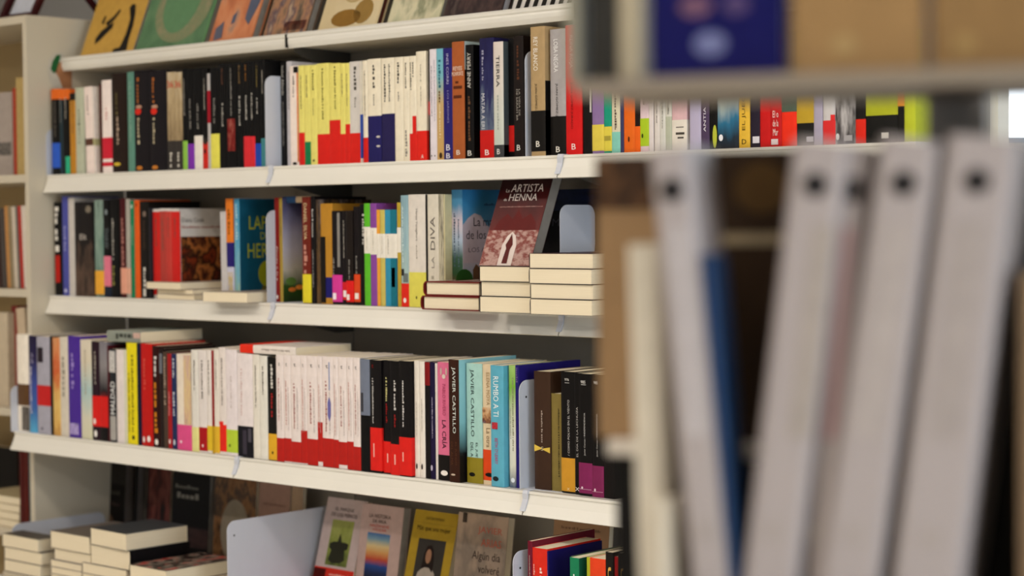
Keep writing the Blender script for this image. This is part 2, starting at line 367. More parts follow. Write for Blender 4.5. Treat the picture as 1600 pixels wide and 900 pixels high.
rowB = [
 (81.5, 94, 139.6, BK, 'black spine with orange head and broad blue band', {'b': [(0,.12,'#E06A22'),(.63,.92,'#2E5CC8')], 'm': [(.15,.55,'#6a645c',.2)]}),
 (94, 99, 139.6, '#22343c', 'thin dark teal spine with orange head', {'b': [(0,.12,'#E06A22')]}),
 (99, 110, 139.6, BK, 'black spine with orange head and green foot', {'b': [(0,.12,'#E06A22')], 'r': [('foot_label',.79,.995,.4,1,'#2fae84')]}),
 (110, 118.5, 146, '#C08428', 'ochre spine with a black head', {'b': [(0,.09,'#18130f')]}),
 (119, 131.5, 137.5, '#B9BDA6', 'pale sage green spine with a small black dot', {'r': [('dot',.41,.435,.35,.6,'#1a1a18')], 'm': [(.25,.4,'#7a7c6c',.18),(.45,.65,'#8a8c7a',.15)], 's': .006}),
 (135, 146.5, 136.4, '#F0DED6', 'thick white spine with a brown stripe', {'tx': 130.5, 'b': [(.6,.68,'#5a3a2c')]}),
 (147.7, 156, 136, '#EFE3D8', 'thin white spine with an olive stripe', {'tx': 142.5, 'b': [(.6,.68,'#b9b483')]}),
 (156.2, 160, 132, '#4a2018', 'very thin dark red brown spine', {'s': .02, 'nm': 1}),
 (160.5, 175.5, 126, '#F2E4DE', 'white spine with a broad crimson band', {'b': [(.62,.85,'#CE2438'),(.885,.93,'#CE2438')], 'm': [(.3,.43,'#d29a94',.2)]}),
 (175.8, 200, 115, '#241712', 'thick dark brown spine with a yellow foot mark', {'r': [('foot_mark',.90,.935,.12,.55,'#d8b93a')], 'm': [(.2,.42,'#6a5f3a',.12,-.15),(.44,.72,'#b7a08c',.14,-.1)]}),
 (200.5, 210.5, 112.8, '#5E8C7C', 'muted teal spine beside two apple books', {'m': [(.1,.7,'#86a898',.22)]}),
 (211, 235.4, 111, '#171317', 'left black spine with a red apple', {'m': [(.07,.32,'#b0672e',.13,-.22),(.47,.73,'#c2b596',.13,-.22)], 'sp': [('apple',ell(.27,.405,.2,.033,14)[::-1],'#d42c1c'),('hand',ell(.32,.36,.2,.02,10)[::-1],'#b89078')], 'r': [('foot_mark',.945,.985,.12,.5,'#c67c2e')]}),
 (235.6, 261.8, 111, '#171318', 'right black spine with a red apple', {'m': [(.07,.32,'#b0672e',.12,-.26),(.47,.73,'#c2b596',.12,-.26)], 'sp': [('apple',ell(.25,.405,.19,.033,14)[::-1],'#d42c1c'),('hand',ell(.3,.36,.19,.02,10)[::-1],'#b89078')], 'r': [('foot_mark',.945,.985,.1,.45,'#c67c2e')]}),
 (262.3, 273.8, 113.2, art(['#3a3230','#8a7658','#b8a27c','#c9bfae'],.55,7,3), 'left beige number 36 spine', {'t': [('36',.09,.16,'#c43a26',.8,'h')], 'b': [(.7,1,'#37322f')], 'm': [(.82,.97,'#d8d2c6',.3)]}),
 (274, 285.7, 113.2, art(['#3a3230','#8a7658','#b8a27c','#c9bfae'],.55,7,4), 'right beige number 36 spine', {'t': [('36',.09,.16,'#c43a26',.8,'h')], 'b': [(.7,1,'#37322f')], 'm': [(.82,.97,'#d8d2c6',.3)]}),
 (286, 293, 108, BK, 'black spine with a leaf green foot', {'b': [(.715,1,'#8CC04C')]}),
 (293.2, 304, 108, BK, 'black spine with a violet foot', {'b': [(.745,1,'#7a32a8')], 'm': [(.3,.6,'#8a8680',.2)]}),
 (304.2, 316.7, 107.5, BK, 'black spine with a white foot', {'b': [(.667,1,'#E8E2D8')], 'm': [(.35,.6,'#8a8680',.18)]}),
 (317, 325, 107.5, BK, 'black spine with a red ladybird foot', {'b': [(.73,1,'#C8281c')], 'r': [('beetle_head',.69,.76,.2,1,'#2a2624'),('beetle_spot',.8,.85,.3,.7,'#1a1412')]}),
 (325.2, 329.5, 115, '#B8B4B2', 'very thin grey spine with a red middle', {'b': [(.18,.52,'#9c1626')], 'nm': 1}),
 (329.7, 343, 107, BK, 'black spine with a lemon yellow foot', {'b': [(.655,1,'#E4DC5C')], 'm': [(.3,.55,'#8a8680',.18)]}),
 (343.3, 355, 100, BK, 'plain black paperback right of the yellow foot', {'m': [(.05,.2,'#5a3a2c',.2),(.38,.6,'#a8a49c',.2)]}),
 (355.2, 370.5, 99.5, BK, 'black spine with a dark red emblem', {'r': [('emblem',.53,.84,.1,.85,art(['#5a1612','#7a1c18','#a8685c'],.2,5,5))], 'm': [(.05,.5,'#8a8680',.13)]}),
 (370.8, 381, 98, BK, 'plain black paperback left of two red feet', {'m': [(.03,.2,'#6a5436',.25),(.32,.6,'#b8b4ac',.22)]}),
 (381.2, 391, 97, BK, 'left black spine with a red foot', {'b': [(.706,1,'#D42C34')], 'm': [(.03,.18,'#8a5a26',.25),(.32,.55,'#b8b4ac',.22)]}),
 (391.2, 398.6, 96, BK, 'right black spine with a red foot', {'b': [(.71,1,'#D42C34')], 'm': [(.3,.55,'#b8b4ac',.25)]}),
 (398.8, 408, 95, BK, 'black spine with a blue foot', {'b': [(.78,1,'#2344a8')], 'm': [(.05,.25,'#7a6a3a',.22),(.35,.5,'#b8b4ac',.2)]}),
 (408.2, 415, 93.5, BK, 'black spine with a teal foot', {'b': [(.735,1,'#3f7f86')]}),
 (439, 448.5, 97, BK, 'black spine with white lettering beside a bookend', {'s': .045, 't': [('Isabel Allende',.04,.32,'#c8c4bc',.35,'d')], 'm': [(.38,.8,'#8a8680',.15)]}),
 (449, 453.5, 96.5, '#C4C0C4', 'thin tall grey white spine', {'s': .045, 'd': .16}),
 (454, 467, 103.6, '#EFE0D6', 'white spine with an orange edge and black corner', {'s': .04, 'r': [('corner_label',.01,.07,.5,1,'#16140f'),('edge_stripe',.07,.96,.88,1,'#e08030'),('foot_mark',.96,.99,.3,.8,'#16140f')]}),
 (467.5, 476, 102.8, YL, 'first yellow paperback with a red foot', {'s': .04, 'b': [(.67,1,RD)], 'g': 'pale yellow paperbacks'}),
 (476.3, 485.4, 102.5, YL, 'pale yellow paperback with a green foot', {'s': .04, 'b': [(.763,1,'#1a7c4a')], 'g': 'pale yellow paperbacks'}),
 (485.6, 496, 102, YL, 'plain yellow paperback with no foot band', {'s': .04, 'g': 'pale yellow paperbacks', 'r': [('foot_mark',.94,.965,.35,.65,'#5a5426')], 'm': [(.05,.25,'#5a5426',.22),(.33,.5,'#a09a54',.14)]}),
 (496.2, 515, 100, YL, 'thickest yellow paperback with a red foot', {'s': .04, 'b': [(.696,1,RD)], 'g': 'pale yellow paperbacks', 'm': [(.05,.55,'#7a7434',.12)]}),
 (515.2, 532, 100, YL, 'yellow paperback with the tallest red foot', {'s': .04, 'b': [(.56,1,RD)], 'g': 'pale yellow paperbacks', 'm': [(.03,.2,'#5a5426',.16,.1),(.2,.45,'#7a7434',.12,.1)]}),
 (532.2, 540, 99.5, YL, 'thin yellow paperback with a low red foot', {'s': .04, 'b': [(.70,1,RD)], 'g': 'pale yellow paperbacks'}),
 (540.2, 547, 99, YL, 'last yellow paperback before the white ones', {'s': .04, 'b': [(.605,1,RD)], 'g': 'pale yellow paperbacks'}),
 (547.2, 563.5, 97, '#D6D0CA', 'greyish white paperback with a red foot', {'s': .04, 'b': [(.70,1,RD)], 'm': [(.05,.28,'#4a4640',.2),(.35,.45,'#8a867e',.14)]}),
 (563.8, 567.5, 96, '#DCD4C4', 'thin ivory spine with a tall blue foot', {'s': .036, 'b': [(.52,.95,'#2c4a9c')], 'nm': 1}),
 (567.7, 575, 95, CR, 'thin ivory paperback with a low red foot', {'s': .04, 'b': [(.75,1,RD)]}),
 (575.4, 596, 93, CR, 'left ivory paperback with a tall navy foot', {'s': .04, 'b': [(.548,1,NV)], 'm': [(.06,.28,'#4a4640',.16),(.34,.45,'#8a867e',.1)], 'r': [('foot_mark',.74,.76,.65,.95,'#cfc8c0'),('foot_mark',.83,.85,.65,.95,'#cfc8c0')]}),
 (597, 617, 91.5, CR, 'right ivory paperback with a tall navy foot', {'s': .04, 'b': [(.534,1,'#262050')], 'm': [(.06,.42,'#4a4640',.13,-.2),(.06,.42,'#6a665e',.11,.15)]}),
 (617.4, 630.7, 90, CR, 'plain ivory paperback without a foot band', {'s': .04, 'm': [(.05,.25,'#3a3630',.22),(.33,.42,'#8a867e',.14)]}),
 (631, 640, 89, CR, 'narrow ivory paperback with small print at foot', {'s': .04, 'm': [(.06,.3,'#5a564e',.2),(.7,.95,'#8a867e',.35)]}),
 (640.2, 651, 88, CR, 'ivory paperback with a stepped red foot', {'s': .04, 'b': [(.735,1,RD)], 'r': [('foot_step',.57,.735,.5,1,RD)], 'm': [(.06,.2,'#5a564e',.2,.15),(.06,.32,'#5a564e',.18,-.2)]}),
 (651.2, 670, 81, CR, 'tallest ivory paperback with a red foot', {'s': .04, 'b': [(.723,1,'#E0281E')], 't': [('A',.94,.975,'#f0e8dc',.25,'h',.1)], 'm': [(.12,.28,'#b0a894',.1),(.32,.5,'#b0a894',.1)]}),
 (670.2, 672, 80, BK, 'very thin black spine with a red middle', {'s': .046, 'b': [(.46,.58,'#c0202a')], 'nm': 1}),
 (672.2, 682.5, 77.5, '#E4DCE2', 'lilac white spine with two foot dots', {'s': .036, 'r': [('dot',.95,.965,.15,.3,'#3a3630'),('dot',.95,.965,.6,.75,'#3a3630')], 'm': [(.15,.6,'#a49ca8',.14,-.2),(.1,.65,'#b8b0bc',.14,.2)]}),
 (682.8, 693, 76.7, art(['#c8a060','#c9a466','#c6a874','#7ab8c4','#6fb4c8'],.97,4,6), 'sky blue over sand coloured spine', {'s': .034, 'm': [(.1,.35,'#2f6a7a',.3),(.38,.48,'#6a4a20',.3),(.5,.8,'#e0cfa8',.2)], 'r': [('foot_mark',.93,.985,.35,.75,'#3a2412')]}),
 (693.3, 706.5, 76, '#28226c', 'navy spine lettered INES CORRI', {'s': .032, 't': [('INES CORRI',.05,.32,'#b8b4d8',.24,'d'),('LOS JARDINES',.38,.67,'#8e8abc',.22,'d'),mk('B','#e8e6f0',.86,.915,.4),mk('B','#e8e6f0',.94,.985,.4)]}),
 (707.3, 728, 66, '#A85A2E', 'orange brown spine lettered REYES MONFORTE', {'s': .03, 't': [('REYES',.21,.245,'#f0dcc8',.75,'h'),('MONFORTE',.255,.29,'#f0dcc8',.95,'h'),mk('B','#f2e6d8',.92,.96,.3)], 'r': [('print_line',.335,.355,.3,.55,'#5a2a14'),('print_line',.375,.4,.15,.85,'#5a2a14'),('print_line',.455,.48,.15,.8,'#5a2a14')], 'c': [('rect','cover_picture',0.02,1,0,.24,art(['#d8d2b8','#a8c4cc','#c8d0cc'],.6,4,8)),('rect','cover_panel',.02,1,.24,1,BK)], 'd': .15}),
 (728.2, 740.5, 70.5, BK, 'black spine lettered ANNE PERRY', {'s': .034, 't': [('ANNE PERRY',.07,.38,'#d8d4cc',.42,'u'),mk('B','#e8e6e0',.925,.97,.5)], 'm': [(.45,.84,'#6a4a32',.28)]}),
 (750.3, 771.5, 60.5, art(['#1a1a2c','#6a7888','#2a2c58','#1e1c4a','#1e1a40'],.7,5,9), 'dark blue spine lettered MATAR with a red foot', {'s': .022, 'b': [(.767,1,'#C41C18')], 't': [('MATAR A ERI',.46,.755,'#d8d8dc',.22,'d',-.25),mk('B','#f0ece6',.93,.975,.28)], 'm': [(.1,.35,'#9a9ab0',.13,-.25)]}),
 (771.8, 790.5, 66, art(['#b8c0b8','#c8cec4','#d8cfc6','#dcd0c8'],.85,4,10), 'grey white spine lettered TIERRA', {'s': .02, 'b': [(.89,1,'#3a3c3e')], 't': [('TIERRA',.12,.39,'#2f2c2c',.34,'d'),mk('B','#e8e6e0',.925,.97,.3)], 'm': [(.46,.76,'#a8aca4',.2)], 'c': [('rect','cover_panel',.01,1,0,1,'#4a5254')]}),
 (795, 803, 62, BK, 'thin black spine with a red lower label', {'s': .034, 'b': [(.73,.95,'#C8201c')], 'nm': 1}),
 (803.2, 818.5, 57, '#1c1412', 'dark brown spine lettered LA VIDA', {'s': .024, 't': [('LA VIDA DE',.44,.66,'#a8a29a',.16,'d',.12),('DE SARAH BR',.44,.70,'#a8a29a',.16,'d',-.12),mk('B','#e8e6e0',.9,.945,.35)], 'm': [(.08,.36,'#5a3420',.22)]}),
 (830, 852, 42.7, '#B0946A', 'gold spine lettered REY BLANCO', {'s': .012, 'b': [(.65,.965,'#14110f')], 't': [('REY BLANCO',.08,.34,'#f2ece0',.3,'d',-.12),('JUAN GÓMEZ-',.44,.645,'#2c2218',.22,'d',-.1),mk('B','#f2ece0',.885,.93,.26)], 'c': [('rect','cover_panel',.01,.9,.42,1,art(['#d8d8dc','#14110f','#14110f','#d8d8dc'],.2,3,11))]}),
 (860.5, 884.3, 46.6, '#A8A2A2', 'silver grey spine lettered LOBA NEGRA', {'s': .02, 'b': [(.69,1,'#14110f')], 't': [('LOBA NEGRA',.08,.34,'#f0eeec',.28,'d',-.1),('JUAN GÓMEZ-J',.43,.69,'#2a2626',.2,'d',-.05),mk('B','#f2ece0',.93,.975,.26)]}),
 (884.6, 909.5, 40, '#D01C1C', 'bright red spine lettered REINA ROJA', {'s': .02, 't': [('REINA ROJA',.08,.33,'#f0b8b0',.26,'d',-.12),('JUAN GÓMEZ-JURADO',.44,.8,'#6a100e',.2,'d',-.1),mk('B','#f6e6e0',.915,.96,.26)]}),
 (910.5, 925, 50, '#120f0e', 'thick black spine right of the red one', {'s': .022, 'r': [('edge_stripe',.3,.66,.82,.98,'#c8c4bc')]}),
 (925.4, 943.4, 55, '#8a70a0', 'mauve spine with a yellow foot', {'s': .022, 'b': [(.755,.975,'#DCC850')]}),
 (943.6, 955.4, 58, '#1c9478', 'jade green spine with a yellow foot', {'s': .022, 'b': [(.77,.98,'#DCCB4C')], 'r': [('foot_label',.85,.89,.1,.9,'#a89a3c')]}),
 (956, 969, 56, '#D8CFB4', 'cream spine with an aqua foot', {'s': .022, 'b': [(.82,1,'#84C8B8')], 'm': [(.3,.8,'#5a4a40',.22)]}),
 (969.3, 974.5, 60, '#3c3c60', 'thin slate blue spine between cream and orange', {'s': .022}),
 (974.8, 992, 58, '#E2681c', 'fully orange spine with a tiny black mark', {'s': .022, 'r': [('foot_mark',.86,.91,.4,.55,'#4a2008')]}),
 (992.2, 1000, 58, '#1c100c', 'black spine with an orange foot', {'s': .022, 'b': [(.775,1,'#E8641a')]}),
 (1000.3, 1013.7, 57, '#DCC4CA', 'pinkish white spine with a lime foot', {'s': .022, 'b': [(.71,.95,'#A8C428')], 'r': [('foot_mark',.84,.88,.2,.4,'#3a4a10')]}),
 (1014, 1021, 57, '#DCD2D0', 'thin white spine right of the lime foot', {'s': .022}),
 (1022.6, 1030.7, 58, '#DAD2CC', 'white spine second right of the lime foot', {'s': .022, 'm': [(.5,.75,'#8a8480',.2)]}),
 (1031, 1040, 58, '#D2D0C8', 'greyish white spine left of the sage one', {'s': .022, 'm': [(.4,.8,'#77736c',.16)]}),
 (1040.3, 1049.3, 57, '#D2D0C6', 'white spine with a sage lower half', {'s': .022, 'b': [(.7,.99,'#B4B8A4')], 'm': [(.5,.68,'#6a665e',.2)]}),
 (1050, 1073, 58, '#D6B0B4', 'thick dusty pink spine with a white foot', {'s': .022, 'b': [(.73,1,'#E0D8CC')], 'r': [('print_line',.79,.8,.3,.8,'#7a746c'),('print_line',.84,.86,.28,.85,'#4a443c'),('print_line',.88,.895,.4,.8,'#4a443c')]}),
 (1077.5, 1095, 60, art(['#b8b0c8','#b0a8c4','#a8c0b8'],.8,3,12), 'pale lilac grey spine', {'s': .022}),
 (1095.3, 1108, 60, '#4c3c58', 'plum spine lettered ANTIA', {'s': .022, 't': [('ANTIA',.62,.84,'#e0dce4',.3,'u')]}),
 (1108.3, 1120.7, 60, BK, 'black spine with a lime half moon', {'s': .022, 'r': [('half_moon',.78,.99,.45,1,'#b4bc3c')]}),
 (1121, 1154, 58, art(['#20242c','#202c38','#2a6a8c','#a8b4b0','#bcc4bc','#bcc4bc','#bcc4bc','#bcc4bc'],.9,3,13), 'wide spine with pale sky over blue hills', {'s': .022, 'r': [('foot_mark',.87,.93,.08,.28,'#e6e6ea')], 'nm': 1}),
 (1154.5, 1171.5, 58, '#E0B43C', 'golden yellow spine lettered EL JUEGO', {'s': .022, 't': [('EL JUEGO',.45,.84,'#6a5210',.36,'u'),('D',.92,.965,'#3a3010',.4,'h')]}),
 (1172, 1187, 56, '#241c2c', 'black violet spine with a white foot label', {'s': .022, 'r': [('foot_label',.9,.96,.3,.98,'#d8d4dc')]}),
 (1187.5, 1203.4, 56, '#C41818', 'plain red spine right of the violet one', {'s': .022}),
 (1203.6, 1221, 54, '#BC1a1c', 'red spine with stacked white words', {'s': .022, 't': [('El o',.68,.74,'#f0d8d0',.5,'h'),('de la',.76,.82,'#f0d8d0',.5,'h'),('Mar',.84,.9,'#f0d8d0',.45,'h')], 'r': [('foot_label',.93,.98,.1,.7,'#d8c8c8')]}),
 (1221.4, 1244.5, 50, '#E83018', 'broad scarlet spine', {'s': .022, 'b': [(0,.7,'#4a5a4c')], 'nm': 1}),
 (1245, 1271, 52, '#161412', 'black spine with a mustard top', {'s': .022, 'b': [(0,.8,'#B8982c')], 'r': [('foot_label',.92,.965,.6,1,'#b8b4bc')], 'nm': 1}),
 (1271.3, 1285, 56, '#A8A0B4', 'narrow lilac grey spine', {'s': .022}),
 (1286, 1304.7, 54, '#C8C4C4', 'grey white spine with a stepped red foot', {'s': .022, 'b': [(.78,1,'#D83030')], 'r': [('foot_step',.73,.78,.65,1,'#D83030')]}),
 (1305, 1336.5, 54, art(['#2a2626','#4a4646','#b8b4b4','#3a3636'],.3,3,14), 'wide grey photographic spine', {'s': .022, 'r': [('foot_mark',.9,.96,.05,.22,'#d8d8d8'),('foot_label',.92,.97,.45,.85,'#a8a4a4')], 'nm': 1}),
 (1337, 1352, 52, '#141010', 'black spine with a tall red foot', {'s': .022, 'b': [(.78,1,'#D82818')]}),
 (1353, 1402.3, 50, '#131210', 'very wide black spine with a lime top', {'s': .022, 'b': [(0,.755,'#A8AC24')], 'r': [('foot_label',.91,.96,.5,.72,'#d0ccc4')], 'nm': 1}),
 (1402.6, 1412.5, 48, '#141210', 'black spine with an orange top', {'s': .022, 'b': [(0,.68,'#D89030')]}),
 (1412.8, 1430, 46, '#B8C030', 'plain lime green spine at the row end', {'s': .022, 'nm': 1}),
]

rowC = [
 (86, 98.3, 316.4, BK, 'black spine with white title and red author name', {'r': [('author_strip',.57,.86,.15,.7,'#b81c14')], 'm': [(.05,.53,'#e8e4dc',.45,-.1)]}),
 (98.6, 108, 307, '#4C50A0', 'periwinkle blue spine', {'m': [(.3,.55,'#9a9cd0',.3)], 'r': [('foot_mark',.93,.97,.3,.7,'#c8c8e8')]}),
 (108.3, 117.5, 309, '#C8C2BC', 'pale grey spine right of the blue one', {'nm': 1}),
 (117.8, 147, 316, art(['#2a1c18','#5a463a','#1a1412','#141012','#120f10'],.6,5,15), 'very thick dark photographic spine', {'t': [('Elt',.34,.4,'#c8c0b8',.35,'h',-.02)], 'r': [('portrait',.04,.12,.62,.92,art(['#1a1614','#8a8070','#2a2420'],.2,3,16))]}),
 (149, 162.5, 313, art(['#2c4440','#5a7a70','#8aa094','#3a4a48'],.5,5,17), 'misty grey green spine with an amber foot', {'b': [(.73,.975,'#E8A838')], 'nm': 1}),
 (162.8, 173.5, 312, BK, 'black spine with grey letters and a pink label', {'b': [(.58,.89,'#E07890'),(.89,1,'#1c2434')], 't': [('THAW',.29,.5,'#6a7478',.5,'d')], 'r': [('head_emblem',.1,.16,.3,.7,'#7a8488')]}),
 (174, 188.5, 311, BK, 'black spine with olive print near the foot', {'m': [(.2,.62,'#a8a49c',.18,-.2),(.68,.88,'#8a8446',.22,-.2)]}),
 (189, 197.7, 310, '#451216', 'maroon spine with a peach foot', {'b': [(.70,.96,'#E0A088')], 'm': [(.2,.68,'#b07a70',.35)]}),
 (198, 204.3, 311, '#A8A49A', 'thin grey spine left of the green one', {'b': [(.70,.96,'#DCA48C')], 'nm': 1}),
 (205, 211, 314, '#1c7c54', 'thin emerald green spine', {'r': [('head_mark',.04,.08,.3,.7,'#d8e4d8')], 'm': [(.25,.45,'#a8ccb8',.2)]}),
 (211.3, 219.3, 312.8, '#E05C1c', 'thin bright orange spine', {'r': [('head_mark',.03,.07,.3,.7,'#a83c10')], 'nm': 1}),
 (219.6, 234, 315, '#15110f', 'black spine with white print at the foot', {'r': [('head_emblem',.1,.16,.4,.75,'#7a6a60'),('foot_figure',.9,.98,.35,.6,'#d8d4cc')], 'm': [(.68,.88,'#d8d4cc',.22),(.2,.5,'#4a3a30',.15)]}),
 (234.2, 239.8, 325, '#2a2a30', 'thin charcoal spine beside the red white set', {'nm': 1}),
 (240.3, 250.8, 327, '#D6D0CC', 'first small white spine with a red panel', {'s': .02, 'b': [(.03,.96,'#C82420')], 'bd': .004, 'g': 'small red and white paperbacks'}),
 (251, 260.5, 326, '#D6D0CC', 'second small white spine with a red panel', {'s': .02, 'b': [(.03,.96,'#B04038')], 'bd': .004, 'g': 'small red and white paperbacks'}),
 (260.8, 269.2, 326, '#D6D0CC', 'third small white spine with a red panel', {'s': .02, 'b': [(.03,.96,'#C04038')], 'bd': .004, 'g': 'small red and white paperbacks'}),
 (269.5, 281, 326.5, '#D2CCC6', 'small white paperback with a dark portrait cover', {'s': .02, 'b': [(.03,.96,'#CC2420')], 'bd': .004, 'g': 'small red and white paperbacks', 'd': .135,
   'c': [('text','Diana Cook',.06,.52,.1,.15,'#5a524c'),('micro',.06,.95,.19,.215,'#b07a70'),('rect','cover_picture',.04,.97,.31,.965,art(['#2a0e0a','#7a3014','#1a0c0a','#a86430','#3a1610','#120a0a'],.1,3.2,18))]}),
 (346, 353.5, 331, '#C6C2C2', 'thin white spine left of the orange one', {'s': .03, 'tx': 343, 'nm': 1}),
 (355.5, 366, 311, '#C8C8DC', 'spine in orange navy and lavender', {'s': .028, 'tx': 352, 'b': [(0,.43,'#E07A24'),(.43,.67,'#28206c')], 'r': [('foot_print',.72,.98,.2,.85,art(['#8a9ad0','#c8b070','#c8c8dc'],.2,4,19))], 'm': [(.1,.35,'#8a4a10',.3)]}),
 (367, 376, 311, art(['#c8cc3c','#7ab0c0','#4a98c0','#3a8cb8'],.6,6,20), 'teal paperback with lime lettering on its cover', {'s': .028, 'd': .15, 'hard': 0, 'm': [(.05,.4,'#b8d8e0',.3)],
   'c': [('rect','cover_panel',.0,.995,.003,.997,'#14546e'),('text','LAP',.17,.5,.17,.3,'#b4bc30'),('text','D',.38,.47,.33,.4,'#b4bc30'),('text','HER',.14,.52,.44,.58,'#b4bc30'),('poly','lemon',ell(.5,.74,.17,.13),'#a0a820'),('poly','jar',[(.36,.99),(.4,.86),(.62,.86),(.62,.99)],'#6a6428',.0005),('text','10',.2,.27,.93,.96,'#c8d8dc')]}),
 (430.2, 437.4, 309, '#7c1814', 'dark red spine with white lower print', {'s': .028, 't': [('Flores a la p',.47,.8,'#e0d0c8',.35,'d')], 'r': [('foot_mark',.93,.97,.3,.7,'#e0d8d0')]}),
 (437.6, 443, 310, '#A08838', 'thin gold spine with a flower cover', {'s': .028, 'd': .15, 'c': [('rect','cover_picture',0,1,0,1,art(['#1c2c14','#2c4a1c','#b8b0a4','#b4aeb8','#9c98ac','#5c5a7c','#3c3a5c'],.93,4,21)),
   ('poly','flower',ell(.16,.88,.07,.022,10),'#d87830'),('poly','flower',ell(.3,.86,.08,.024,10),'#e08838'),('poly','leaf',ell(.14,.8,.1,.04,10),'#5a7a3a',.0002)]}),
 (473, 486, 308, '#6c2418', 'red brown spine lettered DANIEL SILVA', {'s': .022, 'b': [(.727,.995,'#E0D030')], 't': [('DANIEL SILVA',.06,.4,'#e4cfa0',.36,'d',-.05)], 'm': [(.45,.72,'#c08878',.4,-.05)]}),
 (487, 494.5, 307, '#120e10', 'black spine with white script', {'s': .022, 'm': [(.12,.38,'#c8c4c0',.3),(.5,.85,'#a09c98',.2)]}),
 (494.8, 501.5, 312, art(['#1c1410','#6a5030','#2a201c','#8a7c78'],.3,6,22), 'dark patterned spine left of the gold one', {'s': .024, 'nm': 1}),
 (502, 518, 318.5, '#B8842c', 'gold spine with a navy band', {'s': .024, 'd': .15, 'b': [(.735,.94,'#1c1a68')], 'r': [('title_panel',.33,.99,.02,.42,'#16120f')], 'm': [(.38,.6,'#c8c0b0',.14,-.26)]}),
 (519.5, 534.5, 330, '#171214', 'short black spine with a magenta foot', {'s': .022, 'b': [(.685,.975,'#D43C98')], 'r': [('foot_label',.88,.95,.08,.42,'#f0e4ec'),('edge_stripe',.02,.6,.6,.85,'#8a8680')], 'm': [(.5,.68,'#8a8680',.15,-.3)]}),
 (535, 541, 330, '#171214', 'thin black spine with a small red foot', {'s': .022, 'b': [(.76,.95,'#D02028')], 'r': [('foot_label',.85,.92,.3,.9,'#f0e4e4')]}),
 (541.2, 553, 329.5, '#1c1512', 'short black spine with a broad red foot', {'s': .02, 'b': [(.745,.97,'#DC2020')], 'r': [('foot_label',.89,.95,.1,.5,'#f4e8e4')], 'm': [(.52,.73,'#8a8680',.18)]}),
 (553.2, 562.7, 323, '#171214', 'black spine with an orange red foot', {'s': .022, 'b': [(.69,.97,'#D84820')], 'r': [('foot_label',.88,.94,.2,.8,'#f4e8e0')], 'm': [(.5,.68,'#8a8680',.2)]}),
 (563, 569.5, 319, '#120f10', 'plain black spine left of the green banded one', {'s': .022, 'm': [(.1,.4,'#c8c4c0',.25)]}),
 (569.8, 579, 318, '#5CB82c', 'green spine with a white paper band', {'b': [(.23,.49,'#E8E2D6')], 'bn': 'paper_band', 'g': 'banded colour paperbacks', 'm': [(.27,.46,'#a8a294',.12)]}),
 (579.3, 589.2, 318, '#88489c', 'purple spine with a white paper band', {'b': [(.24,.5,'#E8E2D6')], 'bn': 'paper_band', 'g': 'banded colour paperbacks', 'm': [(.27,.46,'#a8a294',.12)]}),
 (589.5, 594.3, 328, '#E8A038', 'amber spine with a white paper band', {'b': [(.25,.5,'#E8E2D6')], 'bn': 'paper_band', 'g': 'banded colour paperbacks', 'nm': 1}),
 (594.6, 602, 328, '#C8B860', 'khaki spine with a white paper band', {'b': [(.25,.5,'#E8E2D6')], 'bn': 'paper_band', 'g': 'banded colour paperbacks', 'm': [(.27,.46,'#a8a294',.12)]}),
 (602.3, 621, 328, '#3490b4', 'wide blue spine with a white paper band', {'b': [(.25,.5,'#E8E2D6')], 'bn': 'paper_band', 'g': 'banded colour paperbacks', 'r': [('teal_half',0,.245,.5,.99,'#1c7084'),('teal_half',.505,.995,.5,.99,'#1c7084'),('figure',.6,.8,.55,.85,'#186074')], 'm': [(.27,.46,'#a8a294',.08,-.2)]}),
 (621.5, 627, 316.7, '#B89c34', 'mustard spine with a white paper band', {'b': [(.24,.48,'#E8E2D6')], 'bn': 'paper_band', 'g': 'banded colour paperbacks', 'nm': 1}),
 (627.3, 639, 305.5, art(['#a8b4a4','#a8c0bc','#90b0bc','#88a8b0'],.7,6,23), 'pale blue spine with a scarlet foot', {'b': [(.79,1,'#E02C20')], 'r': [('figures',.66,.72,.1,.4,'#2a2c30'),('figures',.7,.78,.3,.9,'#6a7474'),('foot_mark',.92,.965,.3,.7,'#f4e4e0')], 'm': [(.1,.6,'#c8dcdc',.2,-.2)]}),
 (639.3, 665.5, 304.4, '#DED6CC', 'broad white spine lettered Hanya Yanagihara', {'b': [(.69,1,'#E0D860')], 't': [('Hanya Yanagihara',.13,.41,'#5a544c',.13,'d')], 'm': [(.45,.57,'#b0a89c',.08)], 'r': [('foot_mark',.9,.93,.42,.5,'#5a5420')]}),
 (666.5, 668.6, 304.4, BK, 'very thin black spine left of LA DIVA', {'nm': 1}),
 (669, 686, 304, '#D8D0C0', 'cream spine lettered LA DIVA', {'t': [('DIVA',.2,.49,'#6a625c',.42,'u'),('LA',.55,.65,'#8a827a',.25,'u')], 'm': [(.72,.98,'#a8a090',.3)]}),
 (686.3, 694.3, 304, art(['#a8a48c','#c8c0a8','#b8b098','#6a665a','#c4bca8'],.2,7,24), 'ivory spine with dark pencil strokes', {'nm': 1}),
 (694.6, 701.5, 304, '#CFC69c', 'pale yellow cream spine beside the sky book', {'m': [(.3,.9,'#a09050',.3)]}),
 (702, 724, 297, art(['#a8a49c','#8a3c34','#2a4a2c','#3a5a4a','#a8b8cc','#c8b8c0','#4a84a8','#3a7ca8'],.96,5,25), 'sky blue paperback with a country house cover', {'s': .03, 'd': .15, 'm': [(.2,.65,'#4a5a6c',.16,-.2),(.25,.65,'#5a6a7c',.12,.15)],
